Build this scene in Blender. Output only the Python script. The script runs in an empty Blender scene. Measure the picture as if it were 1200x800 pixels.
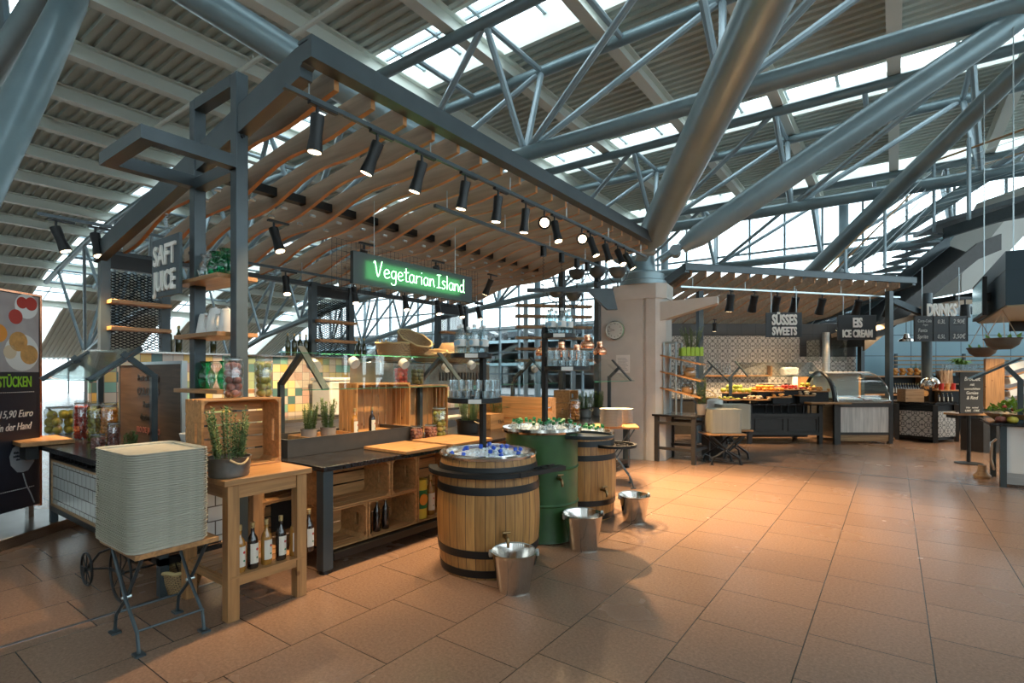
import bpy, math, random
from mathutils import Vector, Matrix, Euler
R = random.Random(7)
SC = bpy.context.scene
COL = SC.collection
PI = math.pi
YAW = math.radians(35.95)
# ---------------- camera, world, lights, exposure ----------------
cd = bpy.data.cameras.new('camera'); cam = bpy.data.objects.new('camera', cd); COL.objects.link(cam)
cd.sensor_width = 36; cd.lens = 36*617/1200; cd.shift_y = 38/1200; cd.clip_end = 300; cd.clip_start = .05
cam.location = (0, 0, 1.6); cam.rotation_euler = (PI/2, 0, YAW)
SC.camera = cam
SC.view_settings.view_transform = 'Standard'; SC.view_settings.look = 'None'
SC.view_settings.gamma = 1; SC.view_settings.use_curve_mapping = False
SC.view_settings.exposure = 0.42
SC.cycles.transparent_max_bounces = 32; SC.cycles.max_bounces = 8; SC.cycles.diffuse_bounces = 4
SC.cycles.caustics_reflective = False; SC.cycles.caustics_refractive = False; SC.cycles.sample_clamp_indirect = 4
w = bpy.data.worlds.new('world'); SC.world = w; w.use_nodes = True
bg = w.node_tree.nodes['Background']; bg.inputs[0].default_value = (.84, .95, 1.0, 1); bg.inputs[1].default_value = 3.5
WARM = (1.0, .66, .34)
SPOT_W = 270.0
def spot_light(parent, loc, aim, power, size=70, col=WARM, blend=.6, rad=.03):
    l = bpy.data.lights.new('spot_lamp', 'SPOT'); l.energy = power; l.color = col
    l.spot_size = math.radians(size); l.spot_blend = blend; l.shadow_soft_size = rad
    o = bpy.data.objects.new('spot_lamp', l); COL.objects.link(o); o.parent = parent
    o.location = loc
    d = Vector(aim); o.rotation_euler = d.to_track_quat('-Z', 'Y').to_euler()
    return o

# ---------------- materials ----------------
def new_mat(name):
    m = bpy.data.materials.new(name); m.use_nodes = True
    return m, m.node_tree, m.node_tree.nodes['Principled BSDF']
def P(m): return m
def mat(name, col, rough=.5, metal=0, var=0, vs=8, bump=0, bs=40, emis=None, es=0, spec=.5, stretch=(1, 1, 1), sub=0):
    m, nt, b = new_mat(name)
    b.inputs['Base Color'].default_value = (*col, 1); b.inputs['Roughness'].default_value = rough
    b.inputs['Metallic'].default_value = metal; b.inputs['Specular IOR Level'].default_value = spec
    if emis: b.inputs['Emission Color'].default_value = (*emis, 1); b.inputs['Emission Strength'].default_value = es
    if var or bump:
        tc = nt.nodes.new('ShaderNodeTexCoord'); mp = nt.nodes.new('ShaderNodeMapping'); mp.inputs['Scale'].default_value = stretch
        nt.links.new(tc.outputs['Object'], mp.inputs['Vector'])
    if var:
        n = nt.nodes.new('ShaderNodeTexNoise'); n.inputs['Scale'].default_value = vs; n.inputs['Detail'].default_value = 6
        nt.links.new(mp.outputs[0], n.inputs['Vector'])
        r = nt.nodes.new('ShaderNodeValToRGB'); r.color_ramp.elements[0].position = .3; r.color_ramp.elements[1].position = .7
        r.color_ramp.elements[0].color = (*[c*(1-var) for c in col], 1); r.color_ramp.elements[1].color = (*[min(1, c*(1+var)) for c in col], 1)
        nt.links.new(n.outputs['Fac'], r.inputs[0]); nt.links.new(r.outputs[0], b.inputs['Base Color'])
    if bump:
        n2 = nt.nodes.new('ShaderNodeTexNoise'); n2.inputs['Scale'].default_value = bs
        nt.links.new(mp.outputs[0], n2.inputs['Vector'])
        bu = nt.nodes.new('ShaderNodeBump'); bu.inputs['Strength'].default_value = bump; bu.inputs['Distance'].default_value = .01
        nt.links.new(n2.outputs['Fac'], bu.inputs['Height']); nt.links.new(bu.outputs[0], b.inputs['Normal'])
    return m
def wood(name, col, axis=0, rough=.5, var=.3, knots=True, sc=1):
    """grain stretched along the given local axis"""
    m, nt, b = new_mat(name); b.inputs['Roughness'].default_value = rough
    tc = nt.nodes.new('ShaderNodeTexCoord'); mp = nt.nodes.new('ShaderNodeMapping')
    s = [22*sc]*3; s[axis] = 1.6*sc; mp.inputs['Scale'].default_value = s
    nt.links.new(tc.outputs['Object'], mp.inputs['Vector'])
    n = nt.nodes.new('ShaderNodeTexNoise'); n.inputs['Scale'].default_value = 1.3; n.inputs['Detail'].default_value = 7; n.inputs['Distortion'].default_value = .7
    nt.links.new(mp.outputs[0], n.inputs['Vector'])
    r = nt.nodes.new('ShaderNodeValToRGB'); e = r.color_ramp.elements
    e[0].position = .32; e[0].color = (*[c*(1-var) for c in col], 1)
    e[1].position = .68; e[1].color = (*[min(1, c*(1+var*.6)) for c in col], 1)
    nt.links.new(n.outputs['Fac'], r.inputs[0])
    out = r.outputs[0]
    if knots:
        v = nt.nodes.new('ShaderNodeTexVoronoi'); v.inputs['Scale'].default_value = 5*sc
        nt.links.new(tc.outputs['Object'], v.inputs['Vector'])
        k = nt.nodes.new('ShaderNodeValToRGB'); k.color_ramp.elements[0].position = .06; k.color_ramp.elements[1].position = .12
        k.color_ramp.elements[0].color = (.35, .2, .1, 1); k.color_ramp.elements[1].color = (1, 1, 1, 1)
        nt.links.new(v.outputs['Distance'], k.inputs[0])
        mx = nt.nodes.new('ShaderNodeMix'); mx.data_type = 'RGBA'; mx.blend_type = 'MULTIPLY'; mx.inputs[0].default_value = .7
        nt.links.new(out, mx.inputs[6]); nt.links.new(k.outputs[0], mx.inputs[7]); out = mx.outputs[2]
    nt.links.new(out, b.inputs['Base Color'])
    bu = nt.nodes.new('ShaderNodeBump'); bu.inputs['Strength'].default_value = .15; bu.inputs['Distance'].default_value = .004
    nt.links.new(n.outputs['Fac'], bu.inputs['Height']); nt.links.new(bu.outputs[0], b.inputs['Normal'])
    return m
def thin_glass(name, tint=(1, 1, 1), refl=.12, rough=.02, fk=.38):
    m = bpy.data.materials.new(name); m.use_nodes = True; nt = m.node_tree; nt.nodes.clear()
    o = nt.nodes.new('ShaderNodeOutputMaterial'); t = nt.nodes.new('ShaderNodeBsdfTransparent'); g = nt.nodes.new('ShaderNodeBsdfGlossy')
    t.inputs[0].default_value = (*tint, 1); g.inputs['Roughness'].default_value = rough
    lw = nt.nodes.new('ShaderNodeLayerWeight'); lw.inputs[0].default_value = .35
    ma = nt.nodes.new('ShaderNodeMath'); ma.operation = 'MULTIPLY_ADD'; ma.inputs[1].default_value = fk; ma.inputs[2].default_value = refl*.4
    nt.links.new(lw.outputs['Fresnel'], ma.inputs[0])
    mx = nt.nodes.new('ShaderNodeMixShader'); nt.links.new(ma.outputs[0], mx.inputs[0]); nt.links.new(t.outputs[0], mx.inputs[1]); nt.links.new(g.outputs[0], mx.inputs[2])
    nt.links.new(mx.outputs[0], o.inputs[0]); return m
def nodes_tex(m):
    nt = m.node_tree; return nt, nt.nodes, nt.links
def brick_mat(name, c1, c2, mortar, bw, rh, ms=.004, rough=.4, swap='XY', offset=.5, origin=(0, 0), speck=0, freq=2, bias=0, metal=0):
    """tiles in metres; swap gives the two object axes that carry (along the row, across the rows)"""
    m, nt, b = new_mat(name); b.inputs['Roughness'].default_value = rough; b.inputs['Metallic'].default_value = metal
    tc = nt.nodes.new('ShaderNodeTexCoord'); sp = nt.nodes.new('ShaderNodeSeparateXYZ'); cb = nt.nodes.new('ShaderNodeCombineXYZ')
    nt.links.new(tc.outputs['Object'], sp.inputs[0])
    for i in range(2):
        a = nt.nodes.new('ShaderNodeMath'); a.operation = 'ADD'; a.inputs[1].default_value = 100*(bw, rh)[i] - origin[i]
        nt.links.new(sp.outputs[swap[i]], a.inputs[0]); nt.links.new(a.outputs[0], cb.inputs[i])
    br = nt.nodes.new('ShaderNodeTexBrick'); br.offset = offset; br.offset_frequency = freq
    br.inputs['Scale'].default_value = 1; br.inputs['Mortar Size'].default_value = ms; br.inputs['Mortar Smooth'].default_value = .1
    br.inputs['Brick Width'].default_value = bw; br.inputs['Row Height'].default_value = rh; br.inputs['Bias'].default_value = bias
    br.inputs['Color1'].default_value = (*c1, 1); br.inputs['Color2'].default_value = (*c2, 1); br.inputs['Mortar'].default_value = (*mortar, 1)
    nt.links.new(cb.outputs[0], br.inputs['Vector']); out = br.outputs['Color']
    if speck:
        n = nt.nodes.new('ShaderNodeTexNoise'); n.inputs['Scale'].default_value = 55; n.inputs['Detail'].default_value = 8; n.inputs['Roughness'].default_value = .8
        nt.links.new(tc.outputs['Object'], n.inputs['Vector'])
        r = nt.nodes.new('ShaderNodeValToRGB'); r.color_ramp.elements[0].position = .35; r.color_ramp.elements[1].position = .65
        r.color_ramp.elements[0].color = (1-speck, 1-speck, 1-speck, 1); r.color_ramp.elements[1].color = (1, 1, 1, 1)
        nt.links.new(n.outputs['Fac'], r.inputs[0])
        n3 = nt.nodes.new('ShaderNodeTexNoise'); n3.inputs['Scale'].default_value = 1.1; n3.inputs['Detail'].default_value = 4
        nt.links.new(tc.outputs['Object'], n3.inputs['Vector'])
        r3 = nt.nodes.new('ShaderNodeMapRange'); r3.inputs['To Min'].default_value = rough-.02; r3.inputs['To Max'].default_value = rough+.05
        nt.links.new(n3.outputs['Fac'], r3.inputs[0]); nt.links.new(r3.outputs[0], b.inputs['Roughness'])
        mx = nt.nodes.new('ShaderNodeMix'); mx.data_type = 'RGBA'; mx.blend_type = 'MULTIPLY'; mx.inputs[0].default_value = 1
        nt.links.new(out, mx.inputs[6]); nt.links.new(r.outputs[0], mx.inputs[7]); out = mx.outputs[2]
    nt.links.new(out, b.inputs['Base Color'])
    bu = nt.nodes.new('ShaderNodeBump'); bu.inputs['Strength'].default_value = .4; bu.inputs['Distance'].default_value = .003; bu.invert = True
    nt.links.new(br.outputs['Fac'], bu.inputs['Height']); nt.links.new(bu.outputs[0], b.inputs['Normal'])
    return m
def pattern_tile(name, size=.2, light=(.62, .58, .52), dark=(.09, .085, .08), swap='XZ'):
    """cement tiles with an ornament of rings, crosses and corner squares"""
    m, nt, b = new_mat(name); b.inputs['Roughness'].default_value = .45
    N, L = nt.nodes, nt.links
    def M(op, a, bb=None, c=None):
        n = N.new('ShaderNodeMath'); n.operation = op
        for i, v in enumerate((a, bb, c)):
            if v is None: continue
            if isinstance(v, (int, float)): n.inputs[i].default_value = v
            else: L.new(v, n.inputs[i])
        return n.outputs[0]
    tc = N.new('ShaderNodeTexCoord'); sp = N.new('ShaderNodeSeparateXYZ'); L.new(tc.outputs['Object'], sp.inputs[0])
    def cell(o, s): return M('ABSOLUTE', M('SUBTRACT', M('FRACT', M('ADD', M('DIVIDE', o, s), 50)), .5))
    u = cell(sp.outputs[swap[0]], size); v = cell(sp.outputs[swap[1]], size)
    d = M('SQRT', M('ADD', M('MULTIPLY', u, u), M('MULTIPLY', v, v)))
    ring = M('MULTIPLY', M('GREATER_THAN', d, .27), M('LESS_THAN', d, .335))
    mx = M('MAXIMUM', u, v); mn = M('MINIMUM', u, v)
    centre = M('MULTIPLY', M('LESS_THAN', mx, .13), M('GREATER_THAN', mx, .06))
    petals = M('MULTIPLY', M('LESS_THAN', M('ABSOLUTE', M('SUBTRACT', u, v)), .045), M('MULTIPLY', M('GREATER_THAN', d, .17), M('LESS_THAN', d, .6)))
    corner = M('GREATER_THAN', mn, .40)
    edge = M('GREATER_THAN', mx, .485)
    side = M('MULTIPLY', M('GREATER_THAN', mx, .38), M('LESS_THAN', mn, .07))
    s = M('MINIMUM', M('ADD', M('ADD', ring, centre), M('ADD', M('ADD', petals, corner), M('ADD', M('MULTIPLY', edge, .5), side))), .85)
    c = N.new('ShaderNodeMix'); c.data_type = 'RGBA'; L.new(s, c.inputs[0]); c.inputs[6].default_value = (*light, 1); c.inputs[7].default_value = (*dark, 1)
    L.new(c.outputs[2], b.inputs['Base Color']); return m
def colour_tiles(name, size, swap='YZ'):
    m, nt, b = new_mat(name); b.inputs['Roughness'].default_value = .3; N, L = nt.nodes, nt.links
    tc = N.new('ShaderNodeTexCoord'); sp = N.new('ShaderNodeSeparateXYZ'); L.new(tc.outputs['Object'], sp.inputs[0])
    cb = N.new('ShaderNodeCombineXYZ'); fr = []
    for i in range(2):
        d = N.new('ShaderNodeMath'); d.operation = 'DIVIDE'; L.new(sp.outputs[swap[i]], d.inputs[0]); d.inputs[1].default_value = size
        f = N.new('ShaderNodeMath'); f.operation = 'FLOOR'; L.new(d.outputs[0], f.inputs[0]); L.new(f.outputs[0], cb.inputs[i])
        g = N.new('ShaderNodeMath'); g.operation = 'FRACT'; L.new(d.outputs[0], g.inputs[0])
        h = N.new('ShaderNodeMath'); h.operation = 'PINGPONG'; L.new(g.outputs[0], h.inputs[0]); h.inputs[1].default_value = .5; fr.append(h)
    wn = N.new('ShaderNodeTexWhiteNoise'); wn.noise_dimensions = '2D'; L.new(cb.outputs[0], wn.inputs['Vector'])
    r = N.new('ShaderNodeValToRGB'); r.color_ramp.interpolation = 'CONSTANT'
    cols = [(.62, .42, .34), (.72, .62, .50), (.75, .52, .15), (.10, .22, .22), (.35, .45, .25), (.68, .60, .52), (.25, .52, .42), (.78, .68, .35)]
    e = r.color_ramp.elements
    e[0].color = (*cols[0], 1); e[1].position = 1/8; e[1].color = (*cols[1], 1)
    for i in range(2, 8): k = e.new(i/8); k.color = (*cols[i], 1)
    L.new(wn.outputs[0], r.inputs[0])
    mi = N.new('ShaderNodeMath'); mi.operation = 'MINIMUM'; L.new(fr[0].outputs[0], mi.inputs[0]); L.new(fr[1].outputs[0], mi.inputs[1])
    gt = N.new('ShaderNodeMath'); gt.operation = 'GREATER_THAN'; L.new(mi.outputs[0], gt.inputs[0]); gt.inputs[1].default_value = .025
    mx = N.new('ShaderNodeMix'); mx.data_type = 'RGBA'; L.new(gt.outputs[0], mx.inputs[0]); mx.inputs[6].default_value = (.25, .22, .2, 1); L.new(r.outputs[0], mx.inputs[7])
    L.new(mx.outputs[2], b.inputs['Base Color']); return m

M = dict(
 floor=brick_mat('floor_tiles', (.33, .203, .137), (.295, .18, .122), (.05, .038, .03), .585, .611, .0035, .25, 'YX', .34, (3.70, .18), speck=.45),
 deck=mat('roof_deck', (.56, .62, .58), .55), purlin=mat('roof_purlin', (.74, .78, .72), .5),
 steel=mat('grey_tube_steel', (.20, .28, .31), .34, .3, var=.08, vs=2), steel_lt=mat('light_steel', (.27, .35, .39), .35, .3),
 concrete=mat('concrete', (.52, .50, .46), .75, var=.07, vs=3, bump=.15, bs=30),
 frame=mat('graphite_steel', (.052, .070, .080), .38, .3, var=.12, vs=4), black=mat('black_metal', (.012, .013, .014), .42, .3),
 dkfurn=mat('dark_furniture', (.035, .033, .031), .5, var=.15, vs=10), slab=mat('dark_stone_slab', (.016, .016, .018), .22, var=.3, vs=30),
 rafter=wood('rafter_oak', (.38, .275, .185), 0, .5, .22, False, .5), rafteredge=mat('rafter_edge', (.42, .19, .06), .5, var=.15), oak=wood('oak_y', (.40, .205, .08), 1, .42, .28),
 oakx=wood('oak_x', (.40, .205, .08), 0, .42, .28), oakz=wood('oak_z', (.40, .205, .08), 2, .42, .28),
 pine=wood('crate_pine', (.46, .235, .09), 0, .6, .3), piney=wood('crate_pine_y', (.52, .32, .15), 1, .6, .3), pinez=wood('crate_pine_z', (.52, .32, .15), 2, .6, .3),
 dkwood=wood('walnut_board', (.10, .058, .035), 0, .5, .35, False), rawood=wood('raw_board', (.33, .2, .1), 0, .6, .3),
 whitewash=wood('whitewashed_boards', (.62, .58, .54), 2, .6, .25, False, .6),
 stainless=mat('stainless', (.62, .58, .54), .15, 1, var=.05, vs=20), brushed=mat('brushed_steel', (.5, .5, .49), .33, 1, var=.12, vs=3, stretch=(1, 1, 20)),
 copper=mat('copper', (.85, .42, .26), .16, 1), brass=mat('brass', (.20, .125, .06), .3, 1),
 guard=thin_glass('guard_glass', (.95, .98, .97), .02, fk=.13), glass=thin_glass('pane_glass', (.92, .98, .96), .25), clear=thin_glass('bottle_glass', (.92, .95, .96), .35), pet=thin_glass('pet_bottle', (.74, .86, .90), .5), mirrorglass=thin_glass('reflective_pane', (.9, .97, .95), .9), greeng=thin_glass('green_glass', (.10, .62, .38), .2),
 facade=thin_glass('facade_glass', (.93, .97, .98), .06), edge=mat('glass_edge', (.02, .16, .10), .3),
 olive=mat('olive_glass', (.035, .04, .012), .1, spec=.8), amber=mat('amber_oil', (.35, .16, .03), .12, spec=.8), darkg=mat('dark_vinegar', (.02, .012, .01), .1, spec=.8),
 white=mat('white_enamel', (.72, .73, .72), .25), paper=mat('paper', (.72, .70, .66), .8), label=mat('bottle_label', (.62, .58, .50), .7),
 labelb=mat('water_label', (.35, .55, .68), .6), cap=mat('gold_cap', (.45, .33, .15), .4, .6), blue=mat('blue_cap', (.02, .09, .55), .35), green=mat('green_cap', (.01, .16, .05), .35),
 tray=mat('fibre_tray', (.44, .42, .345), .5, var=.1, vs=25), traytop=mat('tray_surface', (.42, .27, .18), .28, var=.2, vs=30),
 plate=mat('white_china', (.7, .69, .66), .2), drum=mat('green_drum', (.028, .085, .024), .38, var=.2, vs=6),
 stave=None, leaf=mat('rosemary_leaf', (.13, .20, .07), .6, var=.35, vs=20), leaf2=mat('bright_leaf', (.22, .40, .06), .5, var=.3, vs=20), soil=mat('soil', (.05, .03, .02), .9),
 zinc=mat('zinc_tub', (.17, .165, .155), .45, .7, var=.25, vs=12), terra=mat('grey_pot', (.22, .19, .17), .7), rope=mat('rope', (.48, .36, .2), .8, bump=.4, bs=60),
 wicker=brick_mat('wicker', (.50, .34, .17), (.38, .24, .11), (.10, .06, .03), .022, .011, .002, .6, 'XZ'), wicker_dk=brick_mat('wicker_dark', (.22, .18, .14), (.13, .10, .08), (.03, .02, .02), .03, .015, .003, .7, 'XZ'),
 ice=mat('ice', (.72, .80, .86), .12, spec=.8), whtile=brick_mat('white_wall_tiles', (.55, .57, .55), (.50, .53, .52), (.14, .13, .12), .115, .115, .005, .2, 'XZ', .5),
 whtiley=brick_mat('white_wall_tiles_y', (.55, .57, .55), (.50, .53, .52), (.14, .13, .12), .115, .115, .005, .2, 'YZ', .5),
 ctile=colour_tiles('coloured_tiles', .125, 'YZ'), ctilex=colour_tiles('coloured_tiles_x', .14, 'XZ'), ptile=pattern_tile('cement_tiles', .28), ptiles=pattern_tile('cement_tiles_small', .27),
 bwall=brick_mat('blue_panels', (.22, .37, .44), (.20, .345, .42), (.03, .06, .08), .9, .75, .012, .35, 'XZ', 0), dtile=brick_mat('dark_tiles', (.045, .042, .04), (.05, .047, .045), (.015, .015, .015), .4, .3, .006, .35, 'XZ', 0),
 board=mat('chalkboard', (.022, .021, .02), .6), chalk=mat('chalk', (.72, .72, .68), .9), letters=mat('sign_letters', (.93, .90, .84), .6), signbg=mat('sign_panel', (.03, .033, .036), .5), signgrey=mat('sign_panel_slate', (.06, .085, .10), .5),
 neonbg=mat('neon_panel', (.004, .012, .012), .4), neon=mat('neon_tube', (.7, 1, .75), .3, emis=(.42, 1.0, .46), es=3.6),
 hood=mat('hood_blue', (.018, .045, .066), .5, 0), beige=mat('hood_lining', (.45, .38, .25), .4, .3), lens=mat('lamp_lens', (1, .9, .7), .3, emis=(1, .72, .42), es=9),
 orange=mat('orange_fruit', (.65, .25, .03), .5), yellow=mat('lemon', (.62, .50, .06), .4), lime=mat('pickled_lime', (.34, .32, .05), .35), red=mat('red_fruit', (.42, .03, .02), .35),
 cherry=mat('pickled_radish', (.33, .11, .08), .3), pepperred=mat('preserved_red_pepper', (.60, .07, .06), .3), gherkin=mat('gherkins', (.16, .17, .04), .35), apple=mat('green_apple', (.42, .46, .08), .4), bread=mat('bread', (.50, .26, .08), .6, var=.25, vs=20), cream=mat('cream_cake', (.6, .48, .33), .6),
 kraft=mat('straw_wood', (.62, .48, .34), .7), limeg=mat('lime_paint', (.30, .50, .03), .5), posterdk=mat('poster_navy', (.018, .022, .035), .4), postergreen=mat('poster_green', (.28, .58, .04), .6), postergrey=mat('balloon_grey', (.33, .34, .36), .7),
 photobg=mat('food_photo_ground', (.36, .33, .33), .6, var=.2, vs=3), screen=mat('tv_screen', (.02, .04, .05), .12, emis=(.18, .30, .32), es=.5), coil=mat('spring_cord', (.04, .04, .04), .5), clockface=mat('clock_face', (.62, .62, .58), .4), tread=mat('stair_tread', (.16, .20, .23), .5, .2), rail=mat('handrail_wood', (.42, .25, .12), .4),
 wire=mat('steel_wire', (.42, .48, .5), .3, .8), galleryw=mat('gallery_plaster', (.50, .50, .47), .7), straw=mat('dry_straw', (.5, .38, .18), .8), tilefloor_strip=mat('metal_strip', (.22, .23, .25), .3, .8), asphalt=mat('asphalt', (.12, .12, .12), .8), carpaint=mat('car_paint', (.03, .035, .04), .25, .4),
)
def stave_mat():
    m, nt, b = new_mat('oak_staves'); b.inputs['Roughness'].default_value = .45; N, L = nt.nodes, nt.links
    tc = N.new('ShaderNodeTexCoord'); sp = N.new('ShaderNodeSeparateXYZ'); L.new(tc.outputs['Object'], sp.inputs[0])
    at = N.new('ShaderNodeMath'); at.operation = 'ARCTAN2'; L.new(sp.outputs[1], at.inputs[0]); L.new(sp.outputs[0], at.inputs[1])
    mu = N.new('ShaderNodeMath'); mu.operation = 'MULTIPLY_ADD'; L.new(at.outputs[0], mu.inputs[0]); mu.inputs[1].default_value = 34/(2*PI); mu.inputs[2].default_value = 50.2
    fl = N.new('ShaderNodeMath'); fl.operation = 'FLOOR'; L.new(mu.outputs[0], fl.inputs[0])
    fr = N.new('ShaderNodeMath'); fr.operation = 'FRACT'; L.new(mu.outputs[0], fr.inputs[0])
    pp = N.new('ShaderNodeMath'); pp.operation = 'PINGPONG'; L.new(fr.outputs[0], pp.inputs[0]); pp.inputs[1].default_value = .5
    gt = N.new('ShaderNodeMath'); gt.operation = 'GREATER_THAN'; L.new(pp.outputs[0], gt.inputs[0]); gt.inputs[1].default_value = .035
    wn = N.new('ShaderNodeTexWhiteNoise'); wn.noise_dimensions = '1D'; L.new(fl.outputs[0], wn.inputs['W'])
    r = N.new('ShaderNodeValToRGB'); r.color_ramp.elements[0].color = (.33, .15, .042, 1); r.color_ramp.elements[1].color = (.56, .29, .095, 1); L.new(wn.outputs[0], r.inputs[0])
    mp = N.new('ShaderNodeMapping'); mp.inputs['Scale'].default_value = (30, 30, 2); L.new(tc.outputs['Object'], mp.inputs[0])
    n = N.new('ShaderNodeTexNoise'); n.inputs['Scale'].default_value = 1.5; n.inputs['Detail'].default_value = 6; L.new(mp.outputs[0], n.inputs['Vector'])
    r2 = N.new('ShaderNodeValToRGB'); r2.color_ramp.elements[0].position = .3; r2.color_ramp.elements[0].color = (.62, .62, .62, 1); r2.color_ramp.elements[1].position = .6; r2.color_ramp.elements[1].color = (1, 1, 1, 1); L.new(n.outputs['Fac'], r2.inputs[0])
    a = N.new('ShaderNodeMix'); a.data_type = 'RGBA'; a.blend_type = 'MULTIPLY'; a.inputs[0].default_value = 1; L.new(r.outputs[0], a.inputs[6]); L.new(r2.outputs[0], a.inputs[7])
    c = N.new('ShaderNodeMix'); c.data_type = 'RGBA'; L.new(gt.outputs[0], c.inputs[0]); c.inputs[6].default_value = (.08, .04, .02, 1); L.new(a.outputs[2], c.inputs[7])
    L.new(c.outputs[2], b.inputs['Base Color']); return m
M['stave'] = stave_mat()

# ---------------- mesh building ----------------
class MB:
    def __init__(s): s.v = []; s.f = []
    def add(s, vs, fs):
        b = len(s.v); s.v += [tuple(x) for x in vs]; s.f += [tuple(b+i for i in f) for f in fs]; return s
    def box(s, x0, y0, z0, x1, y1, z1):
        v = [(x, y, z) for z in (z0, z1) for y in (y0, y1) for x in (x0, x1)]
        return s.add(v, [(0, 2, 3, 1), (4, 5, 7, 6), (0, 1, 5, 4), (2, 6, 7, 3), (0, 4, 6, 2), (1, 3, 7, 5)])
    def cbox(s, c, d, rot=None):
        m = rot.to_matrix() if isinstance(rot, Euler) else (rot or Matrix.Identity(3)); c = Vector(c)
        v = [c + m @ Vector((x*d[0]/2, y*d[1]/2, z*d[2]/2)) for z in (-1, 1) for y in (-1, 1) for x in (-1, 1)]
        return s.add(v, [(0, 2, 3, 1), (4, 5, 7, 6), (0, 1, 5, 4), (2, 6, 7, 3), (0, 4, 6, 2), (1, 3, 7, 5)])
    def bar(s, p, q, wd, ht, up=(0, 0, 1)):
        p, q = Vector(p), Vector(q); d = (q-p); L = d.length; d.normalize(); up = Vector(up)
        x = d.cross(up)
        if x.length < 1e-4: x = d.cross(Vector((1, 0, 0)))
        x.normalize(); z = x.cross(d)
        m = Matrix((d, x, z)).transposed()
        return s.cbox((p+q)/2, (L, wd, ht), m)
    def cyl(s, p, q, r, r2=None, n=12, cap=True):
        p, q = Vector(p), Vector(q); r2 = r if r2 is None else r2; d = (q-p).normalized()
        a = d.orthogonal().normalized(); b = d.cross(a); v = []
        for c, rr in ((p, r), (q, r2)):
            v += [c + (a*math.cos(2*PI*i/n) + b*math.sin(2*PI*i/n))*rr for i in range(n)]
        f = [(i, (i+1) % n, n+(i+1) % n, n+i) for i in range(n)]
        if cap: f += [tuple(range(n-1, -1, -1)), tuple(range(n, 2*n))]
        return s.add(v, f)
    def tube(s, pts, r, n=8, closed=False):
        pts = [Vector(p) for p in pts]; k = len(pts); v = []; f = []; ref = None
        for i, p in enumerate(pts):
            if closed: d = pts[(i+1) % k]-pts[i-1]
            else: d = pts[min(i+1, k-1)]-pts[max(i-1, 0)]
            d.normalize()
            if ref is None: ref = d.orthogonal().normalized()
            a = (ref - d*ref.dot(d)).normalized(); ref = a; b = d.cross(a)
            rr = r[i] if isinstance(r, (list, tuple)) else r
            v += [p + (a*math.cos(2*PI*j/n)+b*math.sin(2*PI*j/n))*rr for j in range(n)]
        for i in range(k if closed else k-1):
            o, o2 = i*n, ((i+1) % k)*n
            f += [(o+j, o+(j+1) % n, o2+(j+1) % n, o2+j) for j in range(n)]
        if not closed: f += [tuple(range(n-1, -1, -1)), tuple(range((k-1)*n, k*n))]
        return s.add(v, f)
    def lathe(s, prof, n=20, c=(0, 0, 0), sx=1, sy=1):
        v = []; f = []
        for r, z in prof: v += [(c[0]+math.cos(2*PI*i/n)*r*sx, c[1]+math.sin(2*PI*i/n)*r*sy, c[2]+z) for i in range(n)]
        for k in range(len(prof)-1):
            f += [(k*n+i, k*n+(i+1) % n, (k+1)*n+(i+1) % n, (k+1)*n+i) for i in range(n)]
        if prof[0][0] > 1e-5: f.append(tuple(range(n-1, -1, -1)))
        if prof[-1][0] > 1e-5: f.append(tuple((len(prof)-1)*n+i for i in range(n)))
        return s.add(v, f)
    def ring(s, prof, n=24, c=(0, 0, 0)):
        v = []; f = []; K = len(prof)
        for r, z in prof: v += [(c[0]+math.cos(2*PI*i/n)*r, c[1]+math.sin(2*PI*i/n)*r, c[2]+z) for i in range(n)]
        for k in range(K): f += [(k*n+i, k*n+(i+1) % n, ((k+1) % K)*n+(i+1) % n, ((k+1) % K)*n+i) for i in range(n)]
        return s.add(v, f)
    def sph(s, c, r, n=10, m=6, sc=(1, 1, 1)):
        return s.lathe([(max(1e-6, r*sc[0]*math.sin(PI*i/m)), -r*sc[2]*math.cos(PI*i/m)) for i in range(m+1)], n, c, 1, sc[1]/sc[0])
    def prism(s, poly, h0, h1, ax='z'):
        n = len(poly)
        def pt(a, b, h): return {'z': (a, b, h), 'y': (a, h, b), 'x': (h, a, b)}[ax]
        v = [pt(a, b, h0) for a, b in poly] + [pt(a, b, h1) for a, b in poly]
        return s.add(v, [(i, (i+1) % n, n+(i+1) % n, n+i) for i in range(n)] + [tuple(range(n-1, -1, -1)), tuple(range(n, 2*n))])
    def quad(s, a, b, c, d): return s.add([a, b, c, d], [(0, 1, 2, 3)])
    def build(s, name, mt, parent=None, loc=(0, 0, 0), rot=(0, 0, 0), smooth=True, bevel=0):
        me = bpy.data.meshes.new(name); me.from_pydata(s.v, [], s.f); me.validate()
        if mt is not None: me.materials.append(M[mt] if isinstance(mt, str) else mt)
        import bmesh
        bm = bmesh.new(); bm.from_mesh(me); bmesh.ops.recalc_face_normals(bm, faces=bm.faces); bm.to_mesh(me); bm.free()
        if smooth: me.shade_smooth(); me.set_sharp_from_angle(angle=math.radians(38))
        o = bpy.data.objects.new(name, me); COL.objects.link(o); o.location = loc; o.rotation_euler = rot
        if parent: o.parent = parent
        if bevel:
            b = o.modifiers.new('bevel', 'BEVEL'); b.width = bevel; b.segments = 2; b.limit_method = 'ANGLE'
        return o
def T(name, label, cat, loc=(0, 0, 0), rotz=0, group=None, rot=None):
    o = bpy.data.objects.new(name, None); COL.objects.link(o); o.empty_display_size = .1
    o.location = loc if len(loc) == 3 else (*loc, 0); o.rotation_euler = rot or (0, 0, rotz)
    return tag(o, label, cat, group)
def tag(o, label, cat, group=None, kind=None):
    o['label'] = label; o['category'] = cat
    if group: o['group'] = group
    if kind: o['kind'] = kind
    return o
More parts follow.
